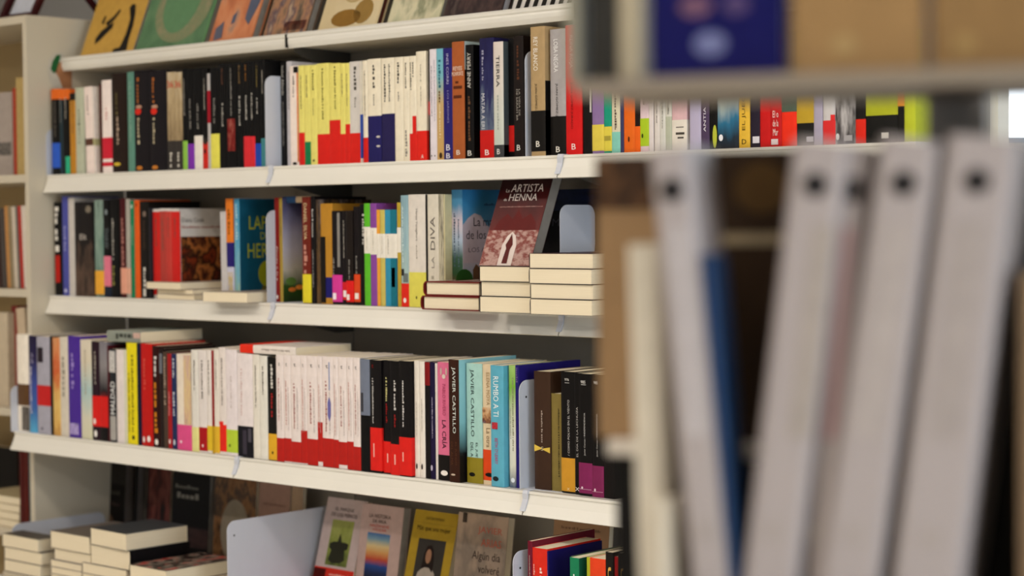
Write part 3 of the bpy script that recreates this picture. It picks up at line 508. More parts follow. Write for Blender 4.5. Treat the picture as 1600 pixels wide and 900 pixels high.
   'c': [('rect','cover_picture',0,1,0,1,art(['#b4aca0','#8a9098','#a8b4c4','#c0b4bc','#c4b8c0','#5a94b8','#3a84b4','#2c74ac'],.92,4,26)),('text','La mar',.2,.62,.235,.31,'#2f2a30'),('text','de los ch',.06,.62,.345,.42,'#2f2a30'),('text','LOS ANG',.1,.6,.49,.53,'#5a545c'),('micro',.4,.95,.115,.135,'#2a4a6c'),
     ('poly','cloud',[(-.0,.62),(.0,.3),(.1,.24),(.22,.2),(.34,.22),(.44,.3),(.6,.36),(.8,.34),(1,.4),(1,.62)],'#c4b4bc',.0002),('poly','flowers',[(0,.93),(0,.87),(.1,.86),(.2,.87),(.3,.9),(.3,.93)],'#b83c48',.0007),('poly','house',[(.18,.9),(.18,.68),(.24,.63),(.3,.66),(.36,.6),(.45,.66),(.6,.66),(.7,.6),(.8,.66),(.98,.66),(.98,.9)],'#6a4c34'),('poly','tree',ell(.02,.76,.16,.09,14),'#2c5a24',.0005)]}),
]
rowD = [
 (25, 45.5, 522.7, '#EDE4D6', 'thick white spine with a brown band', {'b': [(.51,.73,'#5c4026')], 'r': [('foot_picture',.74,.985,.5,1,art(['#3a3632','#6a645e','#2a2624'],.3,4,27))], 'nm': 1, 'hard': 1}),
 (46.5, 58.3, 524.8, art(['#5ab0d8','#3c64a8','#3a4c98','#241c48','#1c1434'],.95,4,28), 'violet to blue spine with a cyan foot', {'m': [(.32,.8,'#c8c4d0',.18,-.2),(.18,.28,'#8a86a0',.3)]}),
 (59, 79.3, 526, '#A8A6B4', 'broad lilac grey spine with a red band', {'b': [(.50,.71,'#C42424')], 'r': [('head_label',.11,.265,.1,.5,'#241a24'),('foot_mark',.93,.96,.3,.45,'#5a5660')], 'nm': 1}),
 (79.5, 83.6, 526, '#181614', 'thin black spine left of the painted one', {'nm': 1}),
 (83.8, 94.8, 528, art(['#7a2c14','#d8a85a','#e0c070','#c8542a','#d8905c','#c89468'],.7,7,29), 'painted orange and ochre spine', {'nm': 1}),
 (95, 107.6, 526.5, '#D6CDBE', 'cream white spine left of the purple one', {'m': [(.2,.6,'#9a9284',.35)]}),
 (108, 127, 525, '#4A2C94', 'broad purple spine with lilac print', {'r': [('foot_picture',.86,.97,.1,.8,art(['#4a2c94','#b8a8dc','#3a2070'],.2,4,30))], 'm': [(.17,.52,'#9a86cc',.22,-.1)]}),
 (127.4, 143.8, 531, art(['#d0ceb0','#d4d0bc','#a8c4c4','#d8ceb8','#dcd2c0'],.9,4,31), 'cream spine with a pale blue lower wash', {'m': [(.1,.55,'#a89c88',.15)]}),
 (145, 156.5, 534, '#281420', 'black plum spine with a red label and white marks', {'b': [(.55,.86,'#D8201c')], 'r': [('label_mark',.78,.84,.15,.5,'#f0dcd8'),('foot_mark',.9,.97,.25,.65,'#f0ece8')]}),
 (156.8, 169, 534, art(['#120f10','#d01c18','#1c181c','#8a8688','#7a7680'],.95,3,32), 'grey spine over a red foot', {'nm': 1, 'b': [(.55,.86,'#D0201c'),(.86,1,'#141112')]}),
 (169.3, 172, 540, '#4a141c', 'thin maroon spine left of MALDAD', {'nm': 1}),
 (172.3, 182.8, 545.6, '#24262a', 'black and white spine lettered MALDAD', {'t': [('MALDAD',.35,.7,'#f4f4f4',.62,'u')], 'r': [('head_panel',.02,.25,.05,.9,art(['#2a2c30','#d8d4d0','#3a4a60'],.2,6,33)),('foot_panel',.72,.98,.1,.9,'#a8a4a0')]}),
 (183, 194.5, 546.7, '#E2D8D6', 'white spine between MALDAD and the yellow one', {'nm': 1}),
 (194.8, 199, 547, '#D4D2BC', 'thin pale green white spine', {'nm': 1}),
 (199.3, 215, 535.6, '#E4D41c', 'bright yellow spine with a black foot mark', {'r': [('foot_mark',.91,.955,.5,.75,'#141210')], 'm': [(.12,.88,'#6a5f10',.16,.1),(.3,.88,'#8a7f20',.13,-.25)]}),
 (215.3, 221.6, 537, '#14142c', 'thin navy black spine', {'nm': 1}),
 (221.9, 239.2, 536.7, '#BC1814', 'broad red spine with white foot marks', {'r': [('foot_mark',.91,.97,.12,.3,'#f0e4e0'),('foot_mark',.9,.96,.5,.8,'#f0e4e0')], 'm': [(.15,.45,'#d8584c',.16,-.15)]}),
 (239.5, 250.4, 541, '#2c0c0a', 'dark brown spine with orange lettering', {'r': [('foot_mark',.92,.98,.3,.75,'#f0ece4')], 'm': [(.36,.86,'#c87c1c',.45),(.1,.3,'#d8d4d0',.35)]}),
 (250.7, 256, 545, '#241a18', 'thin black brown spine', {'r': [('head_panel',.05,.25,.1,.9,'#6a6c74')], 'nm': 1}),
 (256.2, 262.5, 550, '#4a3a30', 'grey brown spine with pale print', {'m': [(.05,.55,'#a89484',.4)]}),
 (262.8, 268.9, 553, '#A01c20', 'thin crimson spine left of the navy one', {'m': [(.4,.65,'#d88480',.3)], 'r': [('foot_mark',.9,.95,.3,.7,'#e8d8d4')]}),
 (269.2, 277, 553, '#202c54', 'navy spine with white print', {'m': [(.05,.25,'#c8ccd8',.3),(.4,.65,'#c8ccd8',.3)], 'r': [('foot_mark',.9,.96,.3,.7,'#c8ccd8')]}),
 (277.4, 299.8, 553, '#E6DACA', 'cream spine with drawn figure and pink foot', {'b': [(.735,1,'#D85088')], 'r': [('drawing',.01,.73,.52,1,art(['#6a8a7c','#d0a890','#d8c08c','#c8a49c','#d8c0a8'],.4,5,34)),('foot_mark',.9,.93,.2,.35,'#f0d0dc')], 'nm': 1}),
 (300.1, 310.8, 547, '#DEDAD2', 'white spine with a pale yellow foot', {'b': [(.76,1,'#E0DA90')]}),
 (311.1, 323.8, 547, '#E0D8D4', 'white spine with a deep red foot', {'b': [(.755,.985,'#A8141c')], 'r': [('foot_mark',.92,.95,.4,.6,'#e8c8c8')]}),
 (324.1, 331.8, 547, '#E2DAD4', 'white spine with a yellow foot', {'b': [(.735,.975,'#DCB82c')]}),
 (332, 335.2, 548, '#8c1414', 'very thin dark red spine among white ones', {'b': [(.735,1,'#b89420')], 'nm': 1}),
 (335.5, 343.2, 546, '#E2DAD0', 'white spine with an amber foot', {'b': [(.735,.99,'#DCB030')]}),
 (343.5, 353.8, 543, '#E2D8D2', 'white spine with a stepped scarlet foot', {'b': [(.72,.97,'#E0281c')], 'r': [('foot_step',.69,.72,.02,.6,'#E0281c')]}),
 (354.1, 371.3, 546, '#E4DADC', 'white spine with a lime green foot', {'b': [(.755,.97,'#B4CC3c')], 'r': [('foot_mark',.89,.92,.25,.4,'#4a5a10')], 'm': [(.25,.55,'#c8bcb8',.12)]}),
 (371.8, 395.8, 552, '#E6DCDC', 'white spine with a dark couple at the foot', {'b': [(.70,1,'#14121a')], 'r': [('figure',.74,.97,.35,.6,'#3a3440'),('figure',.72,.85,.7,.9,'#4a4650')], 'm': [(.15,.6,'#d0b4b0',.1,-.2)]}),
 (396.1, 406.3, 554, '#E2DCD0', 'left plain white spine before the black yellow one', {}),
 (406.6, 418.6, 556, '#E2DED4', 'right plain white spine before the black yellow one', {}),
 (419.4, 432.2, 558, '#14110f', 'black spine with a golden yellow foot', {'b': [(.742,.995,'#DCA82c')], 'm': [(.07,.3,'#d8d4cc',.22),(.35,.58,'#a02020',.22)], 'r': [('foot_mark',.91,.94,.4,.6,'#4a3810')]}),
]
wr_x = [(432.6,443.8,.78,1),(444.1,455,.775,.99),(455.3,470.2,.80,.99),(470.5,480,.69,.99),(480.3,496.6,.76,1),(496.9,504,.60,.96),(504.3,521.2,.74,1),(521.4,529,.745,1),(529.2,542.3,.76,.965),(542.6,552.2,.75,1),(552.5,563.6,.79,1)]
wr_n = ['first', 'second', 'third', 'fourth with taller foot', 'fifth and broad', 'sixth with the tallest foot', 'seventh with a violet hexagon', 'eighth and narrow', 'ninth with white below the foot', 'tenth', 'eleventh and last']
for k, (a, b_, f0, f1) in enumerate(wr_x):
    o = {'b': [(f0, f1, TR)], 's': .006, 'g': 'white paperbacks with red feet', 'm': [(.22 + .02*(k % 3), .62 + .03*(k % 4), '#c08078' if k % 2 else '#a86a64', .14, -.1), (.3, .7, '#b8aeac', .1, .22)], 't': [('t', .075, .105, '#4a4440', .22, 'h')]}
    if k == 6: o['r'] = [('hexagon', .36, .59, .52, .85, '#6c68a8'), ('print_line', .05, .3, .66, .74, '#8a94b8')]
    rowD.append((a, b_, 554 + 0.5 * k, '#E6DAD6', 'white red-foot paperback, %s' % wr_n[k], o))
rowD += [
 (564, 578.7, 561, BK, 'grey blue over black spine', {'b': [(0,.5,'#70788a')], 'r': [('title_panel',.3,.47,.1,.35,'#3a3a40')], 'nm': 1, 's': .005}),
 (579, 598.8, 562.5, '#100d0e', 'first and broad black spine with a red label', {'b': [(.60,.98,'#D8221c')], 'm': [(.16,.56,'#c8c4c0',.1,-.2)], 't': [('t',.04,.07,'#8a1414',.15,'h',-.2)], 'r': [('label_print',.74,.86,.3,.38,'#f0b0a4')], 's': .004}),
 (599.1, 610, 563, '#100d0e', 'second black spine with a red label', {'b': [(.715,.99,'#D8221c')], 'm': [(.15,.36,'#c8c080',.18),(.38,.55,'#8a1818',.18)], 'r': [('label_print',.82,.9,.5,.62,'#f0b0a4')], 's': .008}),
 (610.3, 623.7, 564, '#100d0e', 'third black spine with a red label', {'b': [(.73,1,'#D8221c')], 'm': [(.17,.43,'#c8c4c0',.18),(.47,.58,'#8a1818',.16)], 'r': [('label_print',.82,.91,.4,.5,'#f0b0a4')], 's': .005}),
 (624, 643, 564, '#100d0e', 'fourth and thick black spine with a red label', {'b': [(.66,.99,'#D8221c')], 'm': [(.17,.57,'#d0ccc8',.13,-.1)], 'r': [('label_print',.79,.87,.3,.38,'#f0b0a4')], 's': .0, 'd': .15}),
 (648.4, 656, 564, '#E4DCD0', 'left thin white spine with a black foot mark', {'r': [('foot_mark',.88,.93,.3,.6,'#141210')], 'm': [(.35,.65,'#b8b0a4',.12)]}),
 (656.3, 664.5, 565, '#E6DED4', 'right thin white spine with a black foot mark', {'r': [('foot_mark',.88,.93,.3,.6,'#141210')], 'm': [(.32,.6,'#a8a094',.14)]}),
 (665, 672.5, 566, '#141012', 'black spine with a dark red top', {'b': [(0,.2,'#7c1418')], 'nm': 1}),
 (672.8, 681, 566, '#1c1436', 'dark violet spine with white print', {'m': [(.3,.65,'#b8b0c8',.16)], 'r': [('foot_mark',.88,.93,.1,.5,'#b8b0c8')]}),
 (681.3, 684.6, 568, '#DCD4CC', 'very thin white spine left of the pink one', {'nm': 1}),
 (685, 701.5, 566, '#D86C90', 'pink spine lettered LA CRÍA', {'b': [(.785,1,'#14100f')], 't': [('PABLO RIVERO',.185,.45,'#a83c60',.22,'d',-.02),('LA CRÍA',.49,.73,'#241014',.36,'d')], 'r': [('rabbit_head',.1,.14,.35,.6,'#d8c8bc'),('rabbit_ear',.045,.11,.22,.34,'#c8b4a8'),('rabbit_ear',.045,.11,.6,.72,'#c8b4a8'),('foot_mark',.915,.96,.2,.7,'#ece6e0')]}),
 (702, 718.8, 562, '#33190f', 'dark brown spine lettered JAVIER CASTILLO', {'s': .0, 't': [('JAVIER CASTILLO',.06,.6,'#dce4dc',.36,'d'),('EL JUEGO',.67,.86,'#5a3420',.2,'d',.15),('DEL ALMA',.67,.86,'#5a3420',.2,'d',-.2)], 'r': [('foot_mark',.93,.945,.2,.6,'#c8b4a0')], 'd': .155, 'c': [('rect','cover_picture',0,1,0,1,art(['#100c0c','#141012','#84bcc4','#90c4cc','#90c8d0'],.97,3,35))]}),
 (730, 754.3, 567.6, '#A4CCC4', 'aqua spine lettered JAVIER CASTILLO', {'s': .014, 'b': [(.785,1,'#8a7c24')], 't': [('JAVIER CASTILLO',.05,.61,'#26302e',.27,'d',-.12),('EL JUE',.66,.78,'#26302e',.17,'d',.15),('DEL A',.66,.78,'#26302e',.17,'d',-.15)], 'r': [('foot_mark',.91,.945,.15,.55,'#141210')]}),
 (755, 767, 569, '#DCC8A8', 'peach cream spine lettered ELENA MOYA', {'s': .016, 'b': [(.71,.965,'#D8481c')], 't': [('ELENA MOYA',.07,.34,'#a88c64',.28,'d'),('La otra',.53,.69,'#8a7454',.34,'d')], 'r': [('figure',.36,.49,.02,.95,art(['#7a8c9c','#6a3424','#c89c70','#d8c0a0'],.5,3,36)),('foot_mark',.9,.935,.2,.95,'#141210')]}),
 (767.4, 787.5, 571, '#5CA8C0', 'sky blue spine lettered RUMBO A TI', {'s': .006, 't': [('RUMBO A TI',.09,.42,'#e8f4f4',.4,'d',-.05),('BETH O\'LEARY',.6,.815,'#b83c6c',.24,'d',-.05)], 'r': [('emblem',.47,.525,.12,.55,art(['#241a20','#c83440','#302830'],.1,4,37)),('foot_mark',.915,.955,.15,.6,'#1a2428')]}),
 (796, 806, 571, art(['#143c64','#d8d8c8','#dcdcd0','#c8d0b0','#7ab03c','#a0c070'],.96,3,38), 'green to white spine with a navy foot', {'s': .016, 'm': [(.1,.7,'#8a8a70',.22,.2),(.35,.6,'#a0a090',.16,-.2)], 'r': [('foot_mark',.92,.96,.3,.9,'#dce4ec')]}),
 (806.5, 812, 571, '#241c6c', 'tall royal blue book behind the bookend', {'s': .016, 'd': .17, 'm': [(.02,.14,'#6a5a8c',.4)]}),
 (835.3, 861.8, 580, '#3c281c', 'brown spine with a yellow bow tie', {'s': .026, 'm': [(.33,.6,'#a8988c',.09)], 'sp': [('bow_tie',[(.02,.62),(.45,.645),(.45,.655),(.02,.68)],'#d8b84c'),('bow_tie',[(.98,.635),(.98,.685),(.55,.66),(.55,.65)],'#d8b84c')], 't': [('S',.635,.668,'#c8b890',.16,'h')]}),
 (862, 876.6, 615, '#7c6c38', 'short olive spine', {'s': .028, 'm': [(.15,.85,'#3c3418',.1,.15)]}),
 (877.4, 898.2, 580.6, '#0e0b0b', 'black spine with a golden foot numbered 976', {'s': .022, 'b': [(.71,.985,'#C8902c')], 't': [('976',.055,.075,'#e0dcd8',.3,'h',-.05),('/ COMO POLVO EN EL VIENTO',.23,.69,'#c8c4c0',.13,'u',.05),('X',.955,.975,'#e8d8b0',.18,'h')], 'r': [('rule',.09,.093,.3,.6,'#e0dcd8')]}),
 (898.5, 904.2, 583, '#0e0b0b', 'thin black spine with a white X', {'s': .02, 't': [('EL DÍA DE LA LECHUZA',.28,.69,'#b8b4b0',.4,'u'),('X',.94,.97,'#e8e4e0',.8,'h')]}),
 (904.5, 925, 584, '#0e0b0b', 'left black spine with a plum foot', {'s': .016, 'b': [(.73,.98,'#7c2454')], 't': [('985',.055,.08,'#e0dcd8',.35,'h',-.1),('Javier Cercas / INDEPENDENCIA',.32,.67,'#c8c4c0',.14,'u')], 'r': [('rule',.088,.091,.25,.6,'#e0dcd8'),('rule',.945,.948,.05,.95,'#c8a0b4'),('foot_mark',.925,.945,.2,.35,'#e0c8d4')]}),
 (925.3, 943, 585, '#0e0b0b', 'right black spine with a plum foot', {'s': .016, 'b': [(.745,1,'#782450')], 't': [('985',.055,.08,'#e0dcd8',.35,'h',-.1),('Javier Cercas / INDEPENDENCIA',.32,.67,'#c8c4c0',.14,'u')], 'r': [('rule',.955,.958,.05,.95,'#c8a0b4'),('foot_mark',.93,.955,.2,.35,'#e0c8d4')]}),
 (943.5, 960, 586, '#120d0d', 'plain black spine at the kraft book edge', {'s': .016, 'nm': 1}),
]
rowE = [
 (826, 833, 845.5, '#6c1428', 'wine red spine by the white bookend', {'s': .03, 'd': .17}),
 (833.2, 856.2, 855.8, '#D82c1c', 'broad scarlet spine second from the bookend', {'s': .03, 'm': [(.14,.6,'#f4d4c8',.16,.1),(.12,.8,'#e8a89c',.1,-.35)]}),
 (856.5, 871.5, 862, '#1c1458', 'dark navy spine with lilac print', {'s': .03, 'm': [(.14,.4,'#9a94c0',.2)]}),
 (872, 878, 866, '#8a8478', 'grey stone pattern spine', {'s': .09, 'nm': 1}),
 (891.5, 906.5, 871, '#1c7c54', 'bright green spine at the bottom right', {'s': .02, 'c': [('rect','cover_panel',0,1,0,1,'#14503c')], 'm': [(.12,.3,'#e0e8e0',.22)]}),
 (918, 922.5, 871, '#B4B830', 'thin lime yellow spine beside the orange one', {'s': .026, 'nm': 1}),
 (922.8, 947, 871.6, '#E04420', 'orange red spine left of gold lettering', {'s': .02, 'm': [(.15,.3,'#f8dcd0',.14)]}),
 (947.3, 961, 862.6, '#16110e', 'black spine with gold letters', {'s': .02, 't': [('ón',.1,.34,'#d8a850',.6,'u')]}),
 (961.3, 966.2, 870, '#B0141a', 'thin red spine between two gold lettered ones', {'s': .024, 'nm': 1}),
 (966.5, 991, 864, '#16110e', 'broad black spine with two gold titles', {'s': .02, 't': [('nín',.1,.3,'#d8a850',.22,'u',-.25),('lo',.14,.25,'#d8a850',.25,'u',.15)]}),
]
row('B', rowB); row('C', rowC, 0.012); row('D', rowD, 0.008); row('E', rowE, 0.02)

# ------------------------------------------------------------------ bookends
def bookend(T, X, y0, ztop, depth, label, foot=1, hole=True):
    z = TIERS[T][1] + 0.0004; h = ztop - z; r = min(0.02, h * 0.3)
    t = empty('bookend', (X, y0, z)); tag(t, label, 'bookend', 'steel bookends')
    pts = [(0, 0)] + [(r - r * math.cos(a), h - r + r * math.sin(a)) for a in [math.pi/2*k/6 for k in range(7)]]
    pts += [(depth - r + r * math.sin(a), h - r + r * math.cos(a)) for a in [math.pi/2*k/6 for k in range(7)]] + [(depth, 0)]
    prism('plate', pts, 'x', -0.0006, 0.0006, STEEL, t)
    x0, x1 = (0, 0.09) if foot > 0 else (-0.09, 0)
    box('foot_plate', min(x0, x1), max(x0, x1), 0.01, depth - 0.01, -0.0003, 0.0003, STEEL, t)
    if hole: part('rivet_hole', [(0.0009, 0.018 + 0.0022 * math.cos(a), h - 0.03 + 0.0022 * math.sin(a)) for a in [2*math.pi*k/10 for k in range(10)]], [tuple(range(10))], mat('#2c2a2a'), t)
def be_px(T, px, dy, ypx, depth, label, hole=False):
    yf, z = TIERS[T]; Y = yf + dy; X = at_shelf(px, T, Y, z); zt = onY(px, ypx, Y)[2]
    bookend(T, X, Y, zt, depth, label, hole=hole)
be_px('B', 73, 0.0, 201, 0.10, 'low grey bookend at the left end of the upper shelf')
be_px('B', 415.6, 0.004, 117.7, 0.12, 'tall grey bookend between black and yellow books, upper shelf')
be_px('B', 821.5, 0.012, 79, 0.12, 'tall grey bookend left of the gold spine, upper shelf')
be_px('C', 75, 0.0, 391, 0.10, 'low grey bookend at the left end of the middle shelf')
be_px('C', 417.5, 0.004, 328.6, 0.12, 'tall grey bookend right of the teal cover, middle shelf')
be_px('C', 876, 0.05, 320, 0.10, 'grey bookend behind the right cream pile, middle shelf')
be_px('D', 17.5, -0.008, 603, 0.12, 'low grey bookend at the left end of the lower shelf')
be_px('D', 812.3, 0.010, 595, 0.14, 'tall white bookend with a rivet hole, lower shelf', True)
bookend('E', -3.803, 2.495, 0.713, 0.26, 'low grey bookend behind the left piles, bottom shelf', hole=False)
bookend('E', -3.028, 2.492, 0.796, 0.30, 'large pale bookend plate in the middle of the bottom shelf')
be_px('E', 803, 0.012, 863, 0.14, 'white bookend beside the wine red spine, bottom shelf', True)

# ------------------------------------------------------------------ books standing face out, leaning back
FACE = Matrix(((0, 1, 0, 0), (-1, 0, 0, 0), (0, 0, 1, 0), (0, 0, 0, 1)))     # local x -> -Y, y -> +X
def faceout(T, pl, pr, yb, lean, h, thick, col, label, o=None, z=None):
    z = TIERS[T][1] if z is None else z; a = math.radians(lean); tn = math.tan(a)
    def hit(p):
        d = ray(*p); k = (yb + (C[2] - z) * tn - C[1]) / (d[1] - d[2] * tn); return C + d * k
    X0, X1 = hit(pl)[0], hit(pr)[0]
    lift = thick * math.sin(a)
    mt = Matrix.Translation((X0, yb, z + 0.0006)) @ Matrix.Rotation(-a, 4, 'X') @ Matrix.Translation((0, thick / 2, 0)) @ FACE
    mt = Matrix.Translation((0, 0, 0.0)) @ mt
    o = dict(o or {}); o.setdefault('nm', 1)
    r = book('book', thick, h, X1 - X0, col, mt, o)
    # let the back lower corner, not the front one, carry the tilted book
    r.matrix_basis = Matrix.Translation((0, 0, lift if lean < 0 else 0)) @ r.matrix_basis
    tag(r, label, 'book', o.get('g'))
GREYP = mat('#9a948c', 0.8)
YA = TIERS['A'][0] + 0.022
DISP = 'books displayed face out on top'
def crane():  # dark brush shapes on the yellow cover
    return [('poly','brush_stroke',[(.2,.84),(.26,.78),(.36,.74),(.46,.71),(.47,.76),(.38,.81),(.3,.86),(.22,.89)],'#1a1612'),
            ('poly','brush_stroke',[(.3,.71),(.42,.66),(.5,.6),(.53,.62),(.46,.69),(.36,.74)],'#1a1612'),('poly','brush_stroke',[(.22,.7),(.25,.64),(.28,.66),(.27,.73)],'#1a1612'),
            ('poly','brush_stroke',[(.68,.6),(.72,.57),(.78,.58),(.83,.66),(.86,.76),(.86,.88),(.88,.97),(.7,.98),(.74,.92),(.77,.82),(.76,.7)],'#1a1612'),('poly','brush_stroke',[(.62,.95),(.72,.94),(.72,.98),(.62,.98)],'#1a1612')]
faceout('A', (127, 82), (209, 74), YA, 22, .30, .012, '#C49A48', 'yellow cover with black brush figures on the top shelf', {'c': crane(), 'pm': GREYP, 'g': DISP})
faceout('A', (212, 73), (318, 66), YA, 22, .30, .02, '#5f8a5c', 'green cover with a beige ring on the top shelf', {'c': [('rect','cover_panel',.02,.98,.01,.99,art(['#44684a','#5c805c','#78946c'],.2,5,40)),('poly','ring',ell(.56,.64,.4,.31,28),art(['#8c8464','#7a8462','#948a6c'],.1,9,39),.0006),('poly','oval',ell(.52,.6,.26,.27,28),'#5f8660',.0010),('micro',.38,.66,.6,.625,'#8a7c48'),('micro',.36,.68,.68,.705,'#8a7c48'),('micro',.4,.64,.76,.78,'#8a7c48')], 'pm': GREYP, 'g': DISP, 'hard': 1})
faceout('A', (326, 63), (394, 56), YA, 22, .27, .022, '#c07850', 'coral cover with blue grey patches on the top shelf', {'c': [('rect','cover_picture',.02,.98,.01,.99,art(['#6a6c78','#b46a48','#c87c54','#d08c64','#8a7c74'],.1,3.5,41)),('poly','patch',[(.72,.62),(.9,.5),(.96,.66),(.84,.86),(.72,.8)],'#565c70',.0006),('poly','patch',[(.1,.86),(.25,.8),(.3,.95),(.12,.97)],'#5a5c6c',.0006),('poly','patch',[(.42,.76),(.5,.72),(.5,.82),(.42,.84)],'#565c70',.0006)], 'pm': GREYP, 'g': DISP, 'hard': 1})
faceout('A', (411, 53), (479, 46), YA, 22, .27, .02, '#6c5848', 'brown figure painting cover on the top shelf', {'c': [('rect','cover_picture',.02,.98,.01,.99,art(['#2a2020','#6a5a4c','#a87c5c','#5c4c54','#b89c80','#3a3030'],.1,4,42)),('rect','red_label',.45,.95,.87,.95,'#7c2418')], 'pm': GREYP, 'g': DISP, 'hard': 1})
faceout('A', (496, 45), (589, 35), YA, 22, .28, .016, '#d0bc94', 'cream cover with ochre line drawing on the top shelf', {'c': [('rect','cover_panel',.03,.97,.01,.99,art(['#d8c8a4','#d0bc94','#ccb88c'],.2,2,43)),('poly','drawing',ell(.45,.9,.25,.07,14),'#8a6428'),('poly','drawing',ell(.72,.86,.16,.1,14),'#94743c'),('poly','drawing',ell(.5,.7,.18,.08,14),'#b49c6c'),('poly','drawing',ell(.5,.7,.15,.06,14),'#d0bc94',.0006),('poly','drawing',ell(.62,.62,.06,.12,12),'#a8884c')], 'pm': mat('#5a2c22'), 'g': DISP, 'hard': 1})
faceout('A', (605, 33), (689, 21), YA, 22, .28, .012, '#a8a484', 'marbled green white cover on the top shelf', {'c': [('rect','cover_picture',.02,.98,.01,.99,art(['#6a6c58','#b8b898','#d4ccac','#8a8c70','#c8c4a4'],.1,3,44))], 'pm': GREYP, 'g': DISP})
faceout('A', (693, 19), (786, 10), YA, 22, .28, .02, '#3a2c2a', 'dark brown cover on the top shelf', {'c': [('rect','cover_picture',.02,.98,.01,.99,art(['#1c1416','#4a3836','#2c2022','#6a5a54'],.15,5,45))], 'pm': mat('#b8b6bc'), 'g': DISP, 'hard': 1})
zeb = [('poly','stripe',[(.06+.13*k,.99),(.1+.13*k,.75),(.07+.13*k,.5),(.12+.13*k,.5),(.16+.13*k,.75),(.13+.13*k,.99)],'#171412') for k in range(7)]
faceout('A', (801, 8), (905, -3), YA, 22, .28, .012, '#cfcac4', 'black and white striped cover on the top shelf', {'c': zeb, 'pm': GREYP, 'g': DISP})
# the leaning red one on the middle shelf
faceout('C', (746, 424.6), (831, 402), 2.60, 23, .184, .024, '#2c0a0c', 'dark red cover titled La ARTISTA de HENNA', {'c': [
  ('rect','cover_picture',0,1,0,.62,art(['#6c1410','#501010','#2a080c','#1e070a'],.75,3,46)),('rect','arcade',0,1,.62,1,art(['#a87870','#b8948a','#7c2c24','#b09088'],.15,7,47)),
  ('poly','dome',[(.1,.62),(.16,.52),(.3,.44),(.42,.5),(.5,.4),(.62,.5),(.76,.44),(.9,.54),(.92,.62)],'#5c1210'),
  ('poly','arch',[(.36,1),(.36,.78),(.42,.68),(.5,.64),(.58,.68),(.64,.78),(.64,1)],'#e4d4cc',.0007),('poly','figure',[(.44,.98),(.46,.82),(.43,.78),(.47,.72),(.5,.66),(.54,.72),(.57,.78),(.54,.83),(.55,.98)],'#5a1814',.0011),
  ('text','La',.14,.21,.17,.205,'#e4d8d0'),('text','ARTISTA',.24,.88,.12,.205,'#e8dcd4'),('text','de',.14,.2,.27,.3,'#e4d8d0'),('text','HENNA',.24,.8,.225,.3,'#e8dcd4'),('micro',.1,.95,.36,.37,'#b08880')], 'pm': mat('#8c867e', .8)}, z=1.3188)
faceout('C', (848, 380), (962, 380), 2.75, 7, .225, .02, '#0f0d10', 'black cover behind the right cream pile, middle shelf', {'c': [('text','MAX PE',.12,.62,.25,.31,'#4c4c56'),('rect','head_picture',0,1,0,.18,art(['#0f0d10','#1c2440','#101018'],.3,3,90))]})
# bottom shelf, leaning against the back
LB = 'books leaning on the back of the bottom shelf'
faceout('E', (139, 790), (195, 790), 2.77, 4, .235, .024, '#14100f', 'black cover with faint grey lettering, bottom shelf', {'c': [('micro',.15,.85,.3,.36,'#4a4640'),('micro',.15,.85,.44,.47,'#4a3a38'),('poly','pale_shape',ell(.55,.62,.14,.06,10),'#6a5040'),('rect','cover_picture',0,1,.0,.25,art(['#14100f','#2a2622','#3a3630'],.4,3,48))], 'pm': mat('#6c6460',.8), 'g': LB})
faceout('E', (209, 790), (214, 790), 2.765, 4, .235, .024, '#120f10', 'narrow black cover on the bottom shelf', {'pm': mat('#6c6460',.8), 'g': LB})
faceout('E', (228, 790), (266, 790), 2.77, 4, .235, .012, '#160e0e', 'dark cover with a reddish figure, bottom shelf', {'c': [('rect','cover_picture',.1,1,0,.9,art(['#120c0c','#1a0e0e','#4a1c18','#7a4038','#4c1c18','#1a1010'],.2,3,49))], 'g': LB})
faceout('E', (268, 790), (327, 790), 2.765, 4, .225, .016, '#121012', 'black cover with a grey title, bottom shelf', {'c': [('micro',.1,.7,.12,.16,'#8a8880'),('micro',.15,.72,.2,.26,'#a8a49c'),('rect','cover_picture',0,1,.55,.75,art(['#1c1416','#4a3434','#2a2022'],.3,3,50))], 'pm': GREYP, 'g': LB})
faceout('E', (335, 790), (400, 790), 2.765, 4, .24, .014, '#6a5038', 'ornate brown cover with a pale oval, bottom shelf', {'c': [('rect','cover_picture',0,1,0,1,art(['#2a2420','#7a5434','#9c7048','#4a3c34','#a87c50'],.1,6,51)),('poly','oval',ell(.52,.55,.34,.3,24),'#a89c88',.0006),('micro',.35,.75,.42,.45,'#5a4a3c'),('micro',.25,.8,.52,.56,'#5a4a3c'),('micro',.35,.72,.62,.65,'#5a4a3c')], 'g': LB})
faceout('E', (404, 790), (453, 790), 2.765, 4, .235, .01, '#b08c7c', 'dusty pink cover lettered EL VERANO, bottom shelf', {'c': [('micro',.15,.85,.22,.24,'#8a685c'),('text','EL',.3,.45,.42,.46,'#7c3c34'),('text','VERANO',.1,.85,.5,.58,'#8c3c34')], 'g': LB})
faceout('E', (455, 790), (473, 790), 2.765, 4, .235, .01, '#b89c80', 'narrow beige cover on the bottom shelf', {'g': LB})
